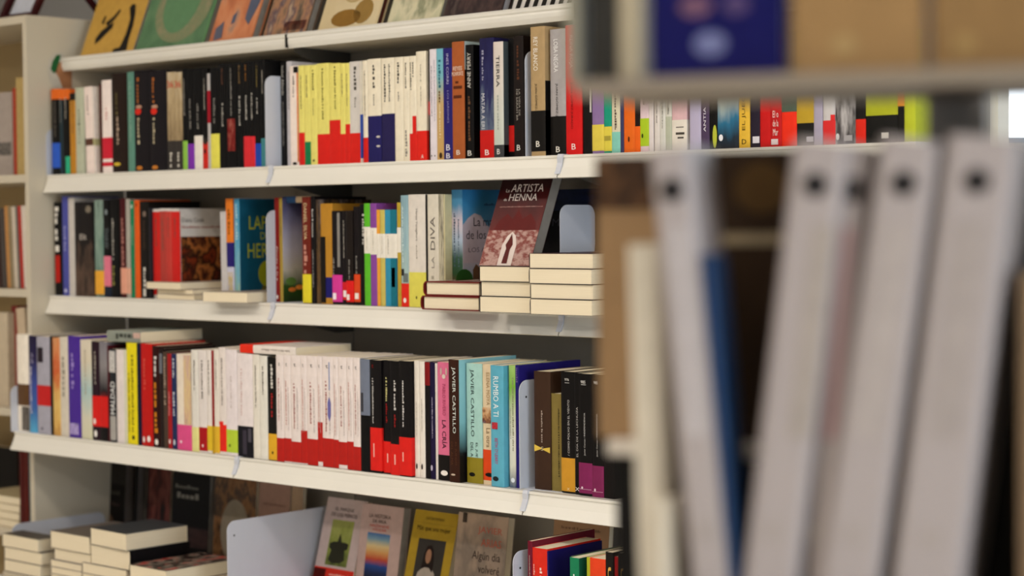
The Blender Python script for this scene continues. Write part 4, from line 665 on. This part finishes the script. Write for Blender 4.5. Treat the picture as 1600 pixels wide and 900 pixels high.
faceout('E', (490, 893), (554, 893), 2.69, 16, .228, .014, '#C8B4B0', 'white cover with a green garden picture, bottom shelf', {'b': [(.645,1,'#D8301c')], 'bn': 'paper_band', 'c': [('text','EL PARQUE',.26,.72,.085,.12,'#3a302c'),('text','DE LOS PERROS',.18,.82,.135,.17,'#3a302c'),('rect','cover_picture',.24,.78,.2,.62,art(['#3a4420','#6a7434','#8a9444','#a0a458','#98a050'],.6,4,52)),
  ('poly','pavilion',[(.3,.57),(.34,.48),(.28,.46),(.28,.42),(.38,.4),(.46,.4),(.48,.35),(.5,.32),(.53,.36),(.56,.4),(.66,.4),(.74,.41),(.73,.46),(.66,.47),(.7,.56),(.6,.59),(.4,.6)],'#2c2c1c',.0006),('rect','portrait',.0,.3,.66,.99,'#241a18'),('micro',.4,.9,.69,.71,'#f0b0a0')], 'g': LB})
faceout('E', (556, 890), (622, 890), 2.70, 9, .222, .02, '#C4A8A0', 'white cover with a red mountain picture, bottom shelf', {'b': [(.68,1,'#D8301c')], 'bn': 'paper_band', 'c': [('text','LA HISTORIA',.2,.72,.085,.12,'#4a3c38'),('text','DE ARIA',.3,.62,.135,.165,'#4a3c38'),('text','NAZANINE',.24,.7,.18,.205,'#c84c40'),('text','HOZAR',.32,.64,.215,.24,'#c84c40'),('rect','cover_picture',.2,.74,.26,.675,art(['#141820','#1c2c58','#24488c','#c04c30','#d89c5c','#dcc48c','#7c9cac','#2c5c9c'],.97,4,53))], 'pm': GREYP, 'g': LB})
faceout('E', (632, 895), (702, 895), 2.69, 15, .226, .02, '#B8982c', 'yellow cover with a photographed woman, bottom shelf', {'c': [('text','CAITLIN MORAN',.28,.7,.055,.08,'#5a4818'),('rect','rule',.1,.95,.11,.112,'#8a7424'),('text','Más que una mujer',.12,.88,.135,.19,'#3a2c10'),('rect','photo',.2,.82,.25,.85,'#3c3834'),
  ('poly','person_shirt',[(.22,.72),(.3,.55),(.42,.49),(.58,.49),(.68,.55),(.74,.72),(.66,.72),(.66,.85),(.3,.85),(.3,.72)],'#b8aca0',.0006),('poly','person_hair',[(.36,.52),(.38,.38),(.43,.31),(.52,.3),(.58,.34),(.62,.44),(.62,.54),(.54,.5),(.44,.5)],'#241814',.0009),('poly','person_face',ell(.49,.4,.065,.065,14),'#a87c60',.0012)], 'g': LB})
faceout('E', (709, 897), (788, 897), 2.70, 8, .23, .018, '#b09c8c', 'misty landscape cover titled Algún día volveré, bottom shelf', {'c': [('rect','cover_picture',0,1,0,1,art(['#9c8c7c','#7a6c60','#a89484','#8a7c70','#b8a08c','#bca490'],.55,3,54)),('text','JAVIER',.42,.9,.1,.17,'#c06450'),('text','ARIAS',.5,.9,.2,.265,'#c06450'),('text','Algún día',.34,.9,.31,.4,'#3c302c'),('text','volveré',.48,.9,.42,.49,'#3c302c'),('text','a buscarte',.3,.9,.52,.6,'#3c302c'),('rect','publisher_tab',.09,.18,.0,.085,'#141210')], 'g': LB})
faceout('E', (863, 850), (951, 850), 2.745, 6, .245, .014, '#a07c5c', 'tan cover behind the row of bottom right spines', {'c': [('micro',.15,.85,.1,.12,'#7a5c44'),('text','del ayer',.5,.95,.22,.28,'#3a2a20')], 'g': LB})

# ------------------------------------------------------------------ books lying flat
KIND = {'tail': Matrix(((0,1,0,0),(0,0,1,0),(1,0,0,0),(0,0,0,1))),            # y->X, z->Y, x->Z : spine on the left
        'flip': Matrix(((0,-1,0,0),(0,0,1,0),(-1,0,0,0),(0,0,0,1))),          # spine on the right
        'spine': Matrix(((0,0,1,0),(0,1,0,0),(-1,0,0,0),(0,0,0,1)))}          # spine to the front
def lying(X0, X1, yf, dep, z0, th, col, label, kind='tail', rot=0.0, o=None, group=None):
    W = X1 - X0; o = dict(o or {}); o.setdefault('nm', 1)
    if kind == 'tail': org = (0, 0, th / 2); h, d = dep, W
    elif kind == 'flip': org = (W, 0, th / 2); h, d = dep, W
    else: org = (0, 0, th / 2); h, d = W, dep
    mt = Matrix.Translation((X0, yf, z0)) @ Matrix.Rotation(math.radians(rot), 4, 'Z') @ Matrix.Translation(org) @ KIND[kind]
    r = book('book', th, h, d, col, mt, o); tag(r, label, 'book', group); return r
def Xp(px, py, Y): return onY(px, py, Y)[0]
def Zp(px, py, Y): return onY(px, py, Y)[2]
zC = TIERS['C'][1] + 0.0005
# two red hardbacks
g = 'pile of red hardbacks on the middle shelf'; Y = 2.562
th = 0.0262
for k, nm in enumerate(('lower', 'upper')):
    lying(Xp(657 + 3*k, 475 - 22*k, Y), Xp(747.5, 475, Y), Y + 0.002*k, .19, zC + k * (th + .0006), th, '#6c1e1c', nm + ' red backed hardback lying in the left pile', 'tail', 0, {'hard': 1, 'c': [('poly','leaf_print',ell(.15+.17*q,.5+.2*(-1)**q,.05,.3,8),'#e4d4c4') for q in range(6)]}, g)
g = 'middle pile of cream paperbacks'; Y = 2.545
zz = zC
for k, (thk, nm, r_) in enumerate(((.0285, 'bottom', 0), (.0262, 'middle', 1), (.0272, 'top', -2))):
    lying(Xp(749, 475, Y), Xp(829, 475, Y), Y + (.004 if k == 1 else 0), .20, zz, thk, '#241c1e' if k == 2 else '#3c3a38', nm + ' cream edged paperback of the middle pile beneath LA ARTISTA', 'tail', (.5, -.4, -1.0)[k], None, g); zz += thk + .0006
g = 'right pile of four cream paperbacks'; Y = 2.535
zz = zC
for k, (thk, nm) in enumerate(((.0272, 'lowest'), (.0258, 'second lowest'), (.0262, 'second highest'), (.0262, 'highest'))):
    lying(Xp(829.5 - .6*k, 475, Y), Xp(829.5, 475, Y) + .142, Y - .003 + .002 * (k % 2), .20, zz, thk, '#4a4440' if k < 3 else '#3a1a20', nm + ' cream edged paperback of the right pile, middle shelf', 'tail', (0, .5, -.3, .6)[k], None, g); zz += thk + .0006
# small pile before the red and white paperbacks
g = 'small pile in front of the red and white paperbacks'; Y = 2.604; zz = zC
for k, (x0, x1, thk, nm) in enumerate(((239, 297, .0115, 'lowest'), (240, 297, .0105, 'middle'), (228.5, 286, .0148, 'top'))):
    lying(Xp(x0, 455, Y), Xp(x1, 455, Y), Y + (.01 if k < 2 else 0), .14, zz, thk, '#b8a898', nm + ' small flat paperback before the red and white spines', 'tail', -1.5 * k, None, g); zz += thk + .0005
lying(Xp(316, 463, 2.575), Xp(383, 463, 2.575), 2.575, .13, zC, .0215, '#a89c90', 'single flat paperback before the teal cover', 'tail', 2, None, 'flat paperbacks')
# flat books on top of the rows
yf, z = TIERS['C']
lying(Xp(100, 305, 2.66), Xp(172, 305, 2.66), 2.66, .14, z + .0005 + .2125, .011, '#a8a6ac', 'flat grey blue book lying on the dark spines', 'spine', 0, {'b': [(0,.12,'#8aa0cc'),(.86,1,'#8c2420')]}, 'flat paperbacks')
lying(Xp(441, 300, 2.655), Xp(483, 300, 2.655), 2.655, .14, z + .0005 + .206, .013, '#c0a888', 'flat book with blue and beige spine lying on the Silva book', 'spine', 0, {'b': [(.5,1,'#2c4c74')]}, 'flat paperbacks')
yf, z = TIERS['D']
zt = max(Zp(200, 535.6, yf + .008), Zp(222, 536.7, yf + .008)) + .0008
lying(Xp(167, 530, yf + .01), Xp(219, 530, yf + .01), yf + .01, .17, zt, .0235, '#8c9288', 'flat grey green book lying on the yellow spine', 'spine', 0, {'m': [(.12,.72,'#3c403a',.5)], 'r': [('spine_end',.0,.2,.1,.6,'#c8a89c')]}, 'flat paperbacks')
zt = Zp(380, 552, yf + .008) + .0016
lying(Xp(375, 548, yf + .005), Xp(462, 548, yf + .005), yf + .005, .15, zt, .0165, '#E4DAD2', 'flat white book with a red end lying on white spines', 'spine', 0, {'b': [(.76,1,'#E0301c')], 'm': [(.1,.6,'#a89c94',.22)]}, 'flat paperbacks')
# piles on the bottom shelf
zE = TIERS['E'][1] + .0005; Y = 2.452
def pile(x0, x1, bounds, dep, names, rots, kinds, cols, g, nlow):
    """bounds: pixel heights of the joints seen, top first; the hidden books below fill down to the shelf"""
    zs = [Zp((x0[0] + x1[0]) / 2, b, Y) for b in bounds]
    low = (zs[-1] - zE) / nlow
    for k in range(nlow):
        lying(Xp(x0[-1], 890, Y), Xp(x1[-1], 890, Y), Y, dep, zE + k * low, low - .0004, '#8a8078', '%s book up from the shelf in %s' % (ORD[k], g), 'tail', 0, None, g)
    for k in range(len(zs) - 1):
        lying(Xp(x0[k], 860, Y), Xp(x1[k], 860, Y), Y + random.uniform(0, .004), dep, zs[k+1] + .0001, zs[k] - zs[k+1] - .0005, cols[k], '%s cream edged book of %s' % (names[k], g), kinds[k], rots[k], None, g)
pile([2, 4, 4], [58, 62, 60], [838, 858.5, 878, 897], .055, ['top', 'second', 'third'], [0, 0, 0], ['tail']*3, ['#4c4640', '#5a5048', '#5a5048'], 'the small leftmost pile, bottom shelf', 3)
pile([78, 82, 79], [139, 139, 127], [834, 861, 879], .17, ['top', 'second'], [0, 0], ['tail']*2, ['#6a6058', '#7a7068'], 'the pile beside the leftmost, bottom shelf', 4)
pile([141, 141, 128], [199.5, 202, 197], [829, 855.5, 886], .16, ['thick top', 'second black backed'], [-2, 0], ['tail', 'flip'], ['#3a3c40', '#121012'], 'the tall third pile, bottom shelf', 3)
zr = [Zp(230, 886.5, 2.44), zE]
for k in range(3):
    lying(Xp(202, 890, 2.44), Xp(259, 890, 2.44), 2.44, .19, zE + k * (zr[0] - zE) / 3, (zr[0] - zE) / 3 - .0005, ['#a0503c', '#8a5040', '#281414'][k], ['lowest book under the red patterned one', 'orange backed book under the red patterned one', 'flat book with a red and black cover, bottom shelf'][k], 'tail', 0, {} if k < 2 else {'c': [('rect','cover_picture',0,1,0,1,art(['#b01c18','#1c1210','#241614','#8a7c70','#a81c18','#1c1210'],.1,5,60))]}, 'pile with a red patterned cover')

# ------------------------------------------------------------------ the cream bookcase on the left
CASE = mat('#CCC2AE', 0.4, var=0.02, scale=6); CASEB = mat('#B09A72', 0.6, var=0.03, scale=6)
bc = empty('bookcase', (0, 0, 0)); tag(bc, 'cream wooden bookcase at the left edge beside the metal shelving', 'bookcase')
cY0, cY1, cX0, cX1, cZ = 2.567, 2.836, -4.72, XL - 0.001, 1.888
PT = 0.016
box('side_panel', cX1 - PT, cX1, cY0, cY1, 0, cZ, CASE, bc); box('side_panel', cX0, cX0 + PT, cY0, cY1, 0, cZ, CASE, bc)
box('top_board', cX0 + PT, cX1 - PT, cY0, cY1, cZ - 0.018, cZ, CASE, bc); box('back_board', cX0 + PT, cX1 - PT, cY1 - 0.006, cY1, 0.02, cZ - 0.018, CASEB, bc)
SZ = [Zp(30, yy, cY0) for yy in (273, 452, 640, 830)] + [0.30, 0.06]
for zz in SZ: box('shelf', cX0 + PT, cX1 - PT, cY0 + 0.002, cY1 - 0.006, zz - 0.018, zz, CASE, bc)
def case_book(k, px0, px1, yt, col, label, dy=0.02, o=None, tx=None, d=.16):
    z = SZ[k]; Y = cY0 + dy; X0, X1 = Xp(px0, yt + 60, Y), Xp(px1, yt + 60, Y); X1 = min(X1, cX1 - PT - .0005)
    h = Zp(px0, yt, Y) - z; ang = 0
    if tx is not None: ang = math.atan2(Xp(tx, yt, Y) - X0, h)
    mt = Matrix.Translation((X0, Y, z + .0005)) @ Matrix.Rotation(ang, 4, 'Y') @ Matrix.Translation(((X1 - X0) / 2, 0, 0))
    o = dict(o or {}); o.setdefault('nm', 1)
    tag(book('book', X1 - X0, h, d, col, mt, o), label, 'book', 'books in the cream bookcase')
case_book(0, 25, 46.5, 122, '#B49A62', 'tan spine at the right of the bookcase top compartment')
case_book(0, 20, 24.6, 138, '#a8402c', 'thin red spine beside the tan one in the bookcase')
case_book(0, -30, 19, 148, '#a89c94', 'pale grey cover in the bookcase top compartment', .05, {'r': [('cover_print',.6,.75,.5,.95,art(['#a89c94','#4a4844','#a89c94'],.1,6,70))]})
for k, (a, b_, yt, c) in enumerate(((-14, -3, 330, '#3c2824'), (-2.6, 5, 326, '#4a4440'), (5.3, 10, 322, '#b8844c'), (10.3, 16, 322, '#8c7c60'), (16.3, 22, 323, '#c8bcac'), (22.3, 26, 322, '#6c6660'), (26.3, 31, 322, '#b03028'), (31.3, 38, 322, '#d8ccc0'), (38.3, 45, 321, '#dcd2c6'))):
    case_book(1, a + 5, b_ + 5 if b_ < 45 else 47, yt, c, ['dark brown', 'charcoal', 'ochre', 'olive brown', 'off white', 'grey', 'red', 'cream', 'rightmost ivory'][k] + ' slim spine in the bookcase second compartment', .02, {}, a + .5, .15)
case_book(2, 33, 46, 482, '#C8B49a', 'cream folder leaning in the bookcase third compartment', .03, {}, 24); case_book(2, 18, 27, 478, '#8a2c28', 'thin red spine in the bookcase third compartment', .05)
case_book(2, -10, 12, 488, '#c4b49c', 'large pale envelope in the bookcase third compartment', .03, {})
case_book(3, 30, 37, 692, '#4c1410', 'left dark red spine low in the bookcase', .02, {}); case_book(3, 37.3, 44, 692, '#54180f', 'right dark red spine low in the bookcase', .02, {})
case_book(3, 44.3, 51, 690, art(['#141418','#3c5c60','#1c2028'],.3,5,71), 'dark teal patterned spine low in the bookcase', .02, {})
case_book(3, -34, 27, 694, '#15110f', 'added black cover darkening the back of the bookcase low compartment', .2, {}, None, .02)  # added dark sheet, makes the compartment read dark behind the flat pile
zz = SZ[3] + .0005
for k in range(4):
    lying(Xp(-40, 800, 2.585), Xp(28, 800, 2.585), 2.585 + .002 * k, .16, zz, .0175, '#b8a884', ['lowest', 'second', 'third', 'topmost'][k] + ' flat cream book in the bookcase lower pile', 'tail', 0, None, 'flat pile in the bookcase'); zz += .0182
zz = SZ[2]
# a dark red stand on top of the bookcase
st = empty('display_stand', (-3.93, 2.62, cZ)); tag(st, 'dark red wooden stand with a pale card on the bookcase', 'stand')
RW = mat('#3a1014', 0.4)
def bar(name, a, b_, r, m, parent):
    a, b_ = Vector(a), Vector(b_); d = (b_ - a).normalized(); u = d.cross(Vector((0, 1, 0.01))).normalized() * r; v = d.cross(u).normalized() * r
    vs = [a+u+v, a-u+v, a-u-v, a+u-v, b_+u+v, b_-u+v, b_-u-v, b_+u-v]
    return part(name, vs, [(0,1,2,3),(7,6,5,4),(0,4,5,1),(1,5,6,2),(2,6,7,3),(3,7,4,0)], m, parent)
bar('base_rail', (-.10, .0, .0075), (.075, .0, .0075), .007, RW, st)
bar('front_leg', (.07, .0, .012), (.12, .05, .17), .007, RW, st); bar('front_leg', (-.06, .0, .012), (-.01, .05, .17), .007, RW, st)
bar('rear_leg', (.112, .165, .008), (.085, .045, .15), .006, RW, st)
part('card', [(-.04,.006,.016),(.055,.006,.016),(.10,.052,.16),(.005,.052,.16),(-.04,.008,.016),(.055,.008,.016),(.10,.054,.16),(.005,.054,.16)], [(0,1,2,3),(7,6,5,4),(0,4,5,1),(1,5,6,2),(2,6,7,3),(3,7,4,0)], mat('#C8CCD8'), st)
# sticker on the bookcase side
sk = empty('sticker', (cX1 + .0006, 0, 0)); tag(sk, 'small green and brown cut-out sticker on the bookcase side', 'sticker')
def skp(name, pts, m, lift):
    P = [onX(x, y, cX1 + lift) for x, y in pts]; n = len(P)
    part(name, [(lift, p[1], p[2]) for p in P] + [(0, p[1], p[2]) for p in P], [tuple(range(n)), tuple(range(2*n-1, n-1, -1))] + [(i, n+i, n+(i+1) % n, (i+1) % n) for i in range(n)], m, sk)
skp('backing', [(74,110),(76,95),(84,83),(97,82),(108,96),(114,112),(114,140),(96,142),(84,136),(78,128)], mat('#C4BCAE'), .0005)
skp('green_shape', [(79,108),(82,96),(88,86),(95,86),(92,98),(88,112),(84,115)], mat('#1f5c30'), .0010)
skp('brown_shape', [(86,112),(92,98),(98,96),(104,104),(112,110),(112,138),(98,138),(92,122)], mat('#a87450'), .0010)

# ------------------------------------------------------------------ the near rack on the right (out of focus)
D0 = 1.22; ang_r = math.radians(22)
UX = np.array([math.cos(ang_r), math.sin(ang_r), 0]); UY = np.array([-math.sin(ang_r), math.cos(ang_r), 0])
P0 = C + ray(1250, 450) / F * D0
def fg(px, py, k=0.0):
    """local (x along rack, z) of a pixel on the plane k metres behind the rack's front plane"""
    d = ray(px, py); o = P0 + UY * k; t = ((o - C) @ UY) / (d @ UY); P = C + d * t
    return (P - P0) @ UX, P[2]
RM = Matrix.Translation((P0[0], P0[1], 0)) @ Matrix.Rotation(ang_r, 4, 'Z')
rk = empty('display_rack', mtx=RM); tag(rk, 'pale metal rack close to the camera with files and books', 'rack')
RKM = mat('#867A6C', 0.35, var=0.02, scale=6); RKW = mat('#D2CBC2', 0.4, var=0.02)  # shelf tone darkened, carries the shade on the bar's underside
xa, zu = fg(900, 152); _, zut = fg(1250, 114)
xr = 0.34
zlow = fg(1300, 1035)[1]
box('shelf', xa, xr, 0.0, 0.17, zu + .002, zut - .002, RKM, rk)
box('shelf_lip', xa, xr, -0.004, 0.0, zu, zut, RKM, rk)
box('shelf', xa, xr, -0.01, 0.26, zlow - .02, zlow, RKM, rk)
box('shelf', xa, xr, -0.01, 0.26, .12, .14, RKM, rk)
x0, _ = fg(1448, 200, .19); x1, _ = fg(1540, 200, .19)
box('upright', x0, x1, .19, .22, 0.0, 2.05, mat('#8a8580', .4), rk)
box('upright', xr, xr + .03, .0, .26, 0.0, 2.05, mat('#6c6660', .4), rk)
box('shelf_arm', x0 + .004, x1 - .004, .17, .19, zu + .001, zut - .003, RKM, rk); box('foot', x0 - .1, xr + .03, -.02, .3, 0.0, .02, mat('#6c6660', .4), rk)
# raised rear step
xs0, zs1 = fg(948, 688, .17); xs1, zs0 = fg(1262, 722, .17)
box('rear_step', xs0, xs1, .17, .26, zs0, zs1, RKW, rk)
for xx in (xs0 + .006, xs1 - .006): box('step_leg', xx - .004, xx + .004, .235, .255, zlow, zs0, RKW, rk)
def rack_thing(name, label, cat, lx, ly, lz, group=None, rot=0.0):
    t = empty(name, mtx=RM @ Matrix.Translation((lx, ly, lz)) @ Matrix.Rotation(rot, 4, 'Y')); tag(t, label, cat, group); return t
def rack_book(px0, px1, py_t, k, z0, dep, col, label, o=None, zt=None, cover=False):
    X0, zt_ = fg(px0, py_t, k); py_m = max(py_t, 90); X0 = fg(px0, py_m, k)[0]; X1, _ = fg(px1, py_m, k); zt = zt or zt_
    o = dict(o or {}); o.setdefault('nm', 1)
    if cover:   # cover faces the aisle
        mt = RM @ Matrix.Translation((X0, k + dep / 2, z0 + .0005)) @ FACE; r = book('book', dep, zt - z0, X1 - X0, col, mt, o)
    else:
        mt = RM @ Matrix.Translation(((X0 + X1) / 2, k, z0 + .0005)); r = book('book', X1 - X0, zt - z0, dep, col, mt, o)
    tag(r, label, 'book', 'books on the near rack')
zU = zut - .002
rack_book(919, 962, -260, .012, zU, .05, '#2c2a26', 'blurred black spine at the left of the near rack', {'m': []})
rack_book(966, 1002, -230, .012, zU, .05, '#A89C84', 'blurred beige spine on the near rack', {})
rack_book(1012, 1224, -280, .008, zU, .02, '#08084a', 'blurred royal blue cover on the near rack', {'c': [('poly','white_emblem',ell(.47,.865,.12,.045,16),'#6c7098'),('poly','orange_motif',ell(.36,.72,.12,.04,14),'#6c4c60'),('poly','orange_motif',ell(.66,.72,.1,.04,14),'#4c3c64')], 'hard': 1}, None, True)
rack_book(1232, 1442, -270, .010, zU, .02, '#92724a', 'left blurred tan cover on the near rack', {'c': [('poly','pale_emblem',ell(.42,.88,.1,.04,14),'#a08458')], 'hard': 1}, None, True)
rack_book(1452, 1640, -270, .010, zU, .02, '#866842', 'right blurred tan cover on the near rack', {'c': [('poly','pale_emblem',ell(.3,.89,.1,.04,14),'#94784c')], 'hard': 1}, None, True)
# kraft and dark books on the rear step, black box below
rack_book(930, 1032, 246, .185, zs1, .02, '#9A7C5A', 'blurred kraft brown cover behind the white files', {'c': [('rect','cover_picture',0,1,0,.19,art(['#3a2618','#5c4028','#2a1a12','#6c4c30'],.2,3,80))]}, None, True)
rack_book(1036, 1250, 238, .19, zs1, .02, '#3a2a1c', 'blurred dark brown cover with a pale strip', {'c': [('rect','pale_strip',.3,1,.285,.325,'#a8987c'),('poly','ochre_motif',ell(.72,.13,.2,.09,14),'#5c4424')]}, None, True)
bx0, _ = fg(962, 800, .2); bx1, _ = fg(1246, 800, .2)
bb = rack_thing('storage_box', 'black box under the rear step of the near rack', 'box', bx0, .2, zlow + .0005)
box('box_body', 0, bx1 - bx0, 0, .03, 0, zs0 - zlow - .03, mat('#100e0e', .6), bb); box('lid', -.001, bx1 - bx0 + .001, -.001, .031, zs0 - zlow - .03, zs0 - zlow - .004, mat('#0c0b0b', .6), bb)
# white files
FILEM = mat('#A69C9A', 0.4, var=0.02, scale=8)
def file(top, bot, yt, k, label, dep=.15, m=FILEM, hole=True, strip=None):
    X0t, zt = fg(top[0], yt, k); X1t, _ = fg(top[1], yt, k)
    X0b, zb = fg(bot[0], 900, k); X1b, _ = fg(bot[1], 900, k)
    wd = ((X1t - X0t) + (X1b - X0b)) / 2; sl = (X0t - X0b) / (zt - zb); rot = math.atan(sl)
    h = (zt - zlow) / math.cos(rot); xl = X0b + (zlow - zb) * sl
    lift = 0.0006 + (wd * math.sin(rot) if rot > 0 else 0)
    t = rack_thing('magazine_file', label, 'file', xl, k, zlow + lift, 'white files on the near rack', rot)
    r = .004
    prism('body', [(0, r), (r, 0), (wd - r, 0), (wd, r), (wd, dep), (0, dep)], 'z', 0, h - (0 if rot <= 0 else 0), m, t)
    if hole:
        cx, cz, rr = wd / 2, h - (h * .085), .0066
        ring = [(cx + rr * math.cos(a), cz + rr * math.sin(a)) for a in [2*math.pi*i/18 for i in range(18)]]
        part('finger_hole', [(x, -.0006, z) for x, z in ring], [tuple(range(18))], mat('#141214', .8), t)
        ro = [(cx + rr * 1.25 * math.cos(a), cz + rr * 1.25 * math.sin(a)) for a in [2*math.pi*i/18 for i in range(18)]]
        v = [(x, -.0004, z) for x, z in ring] + [(x, -.0012, z) for x, z in ro]
        part('hole_ring', v, [(i, (i+1) % 18, 18 + (i+1) % 18, 18 + i) for i in range(18)], mat('#4c4846', .5), t)
        box('foot_mark', cx - .006, cx + .006, -.0005, 0, h * .21, h * .25, mat('#a49a96'), t)
    if strip: box('label_strip', wd * strip[0], wd * strip[1], -.0005, 0, h * .42, h * .84, mat(strip[2]), t)
    return t
file((1013, 1086), (1079, 1130), 236, .02, 'blurred white file leaning left beside the kraft cover', .07, strip=(.2,.8,'#b0a8a8'))
file((979, 1034), (996, 1042), 384, .05, 'short blurred white booklet left of the leaning file', .12, mat('#D8D0C0'), False)
file((1092, 1106), (1134, 1152), 400, .02, 'blurred blue folder right of the left white file', .05, mat('#0f3158'), False)
file((1240, 1314), (1162, 1256), 228, .02, 'first of the right blurred white files', strip=(.55,.95,'#a0968f'))
file((1318, 1372), (1260, 1282), 232, .03, 'narrow blurred white file with a pinkish label', strip=(.3,.7,'#a08080'))
file((1376, 1461), (1284, 1380), 226, .02, 'broad blurred white file right of the pinkish one', strip=(.25,.75,'#a89e9a'))
file((1481, 1598), (1396, 1497), 222, .02, 'rightmost and broadest blurred white file', strip=(.28,.72,'#a09692'))
file((1022, 1050), (1024, 1052), 786, .03, 'lowest blurred white booklet by the leaning file', .1, mat('#D8D0C0'), False)
bx0, bz = fg(1256, 262, .186); bx1, _ = fg(1660, 262, .186)
box('back_panel', bx0, bx1, .183, .189, zlow, bz, mat('#2c2722', .6), rk)  # added dark panel, keeps the gaps behind the right files dark
rack_book(1594, 1640, 430, .04, zlow, .12, '#8a7258', 'blurred tan spine at the right frame edge', {})
xq, zq = fg(899, 100, .03); xq2, _ = fg(917, 100, .03)
t = rack_thing('bookend', 'blurred pale bookend at the left end of the near rack', 'bookend', xq, .01, zU + .0005)
prism('plate', [(0, 0), (0, .15), (.012, .17), (.10, .17), (.11, .15), (.11, 0)], 'x', 0, xq2 - xq, mat('#8c8674', .4), t)
box('foot_plate', 0, .03, .02, .1, -.0003, .0003, mat('#8c8674', .4), t)
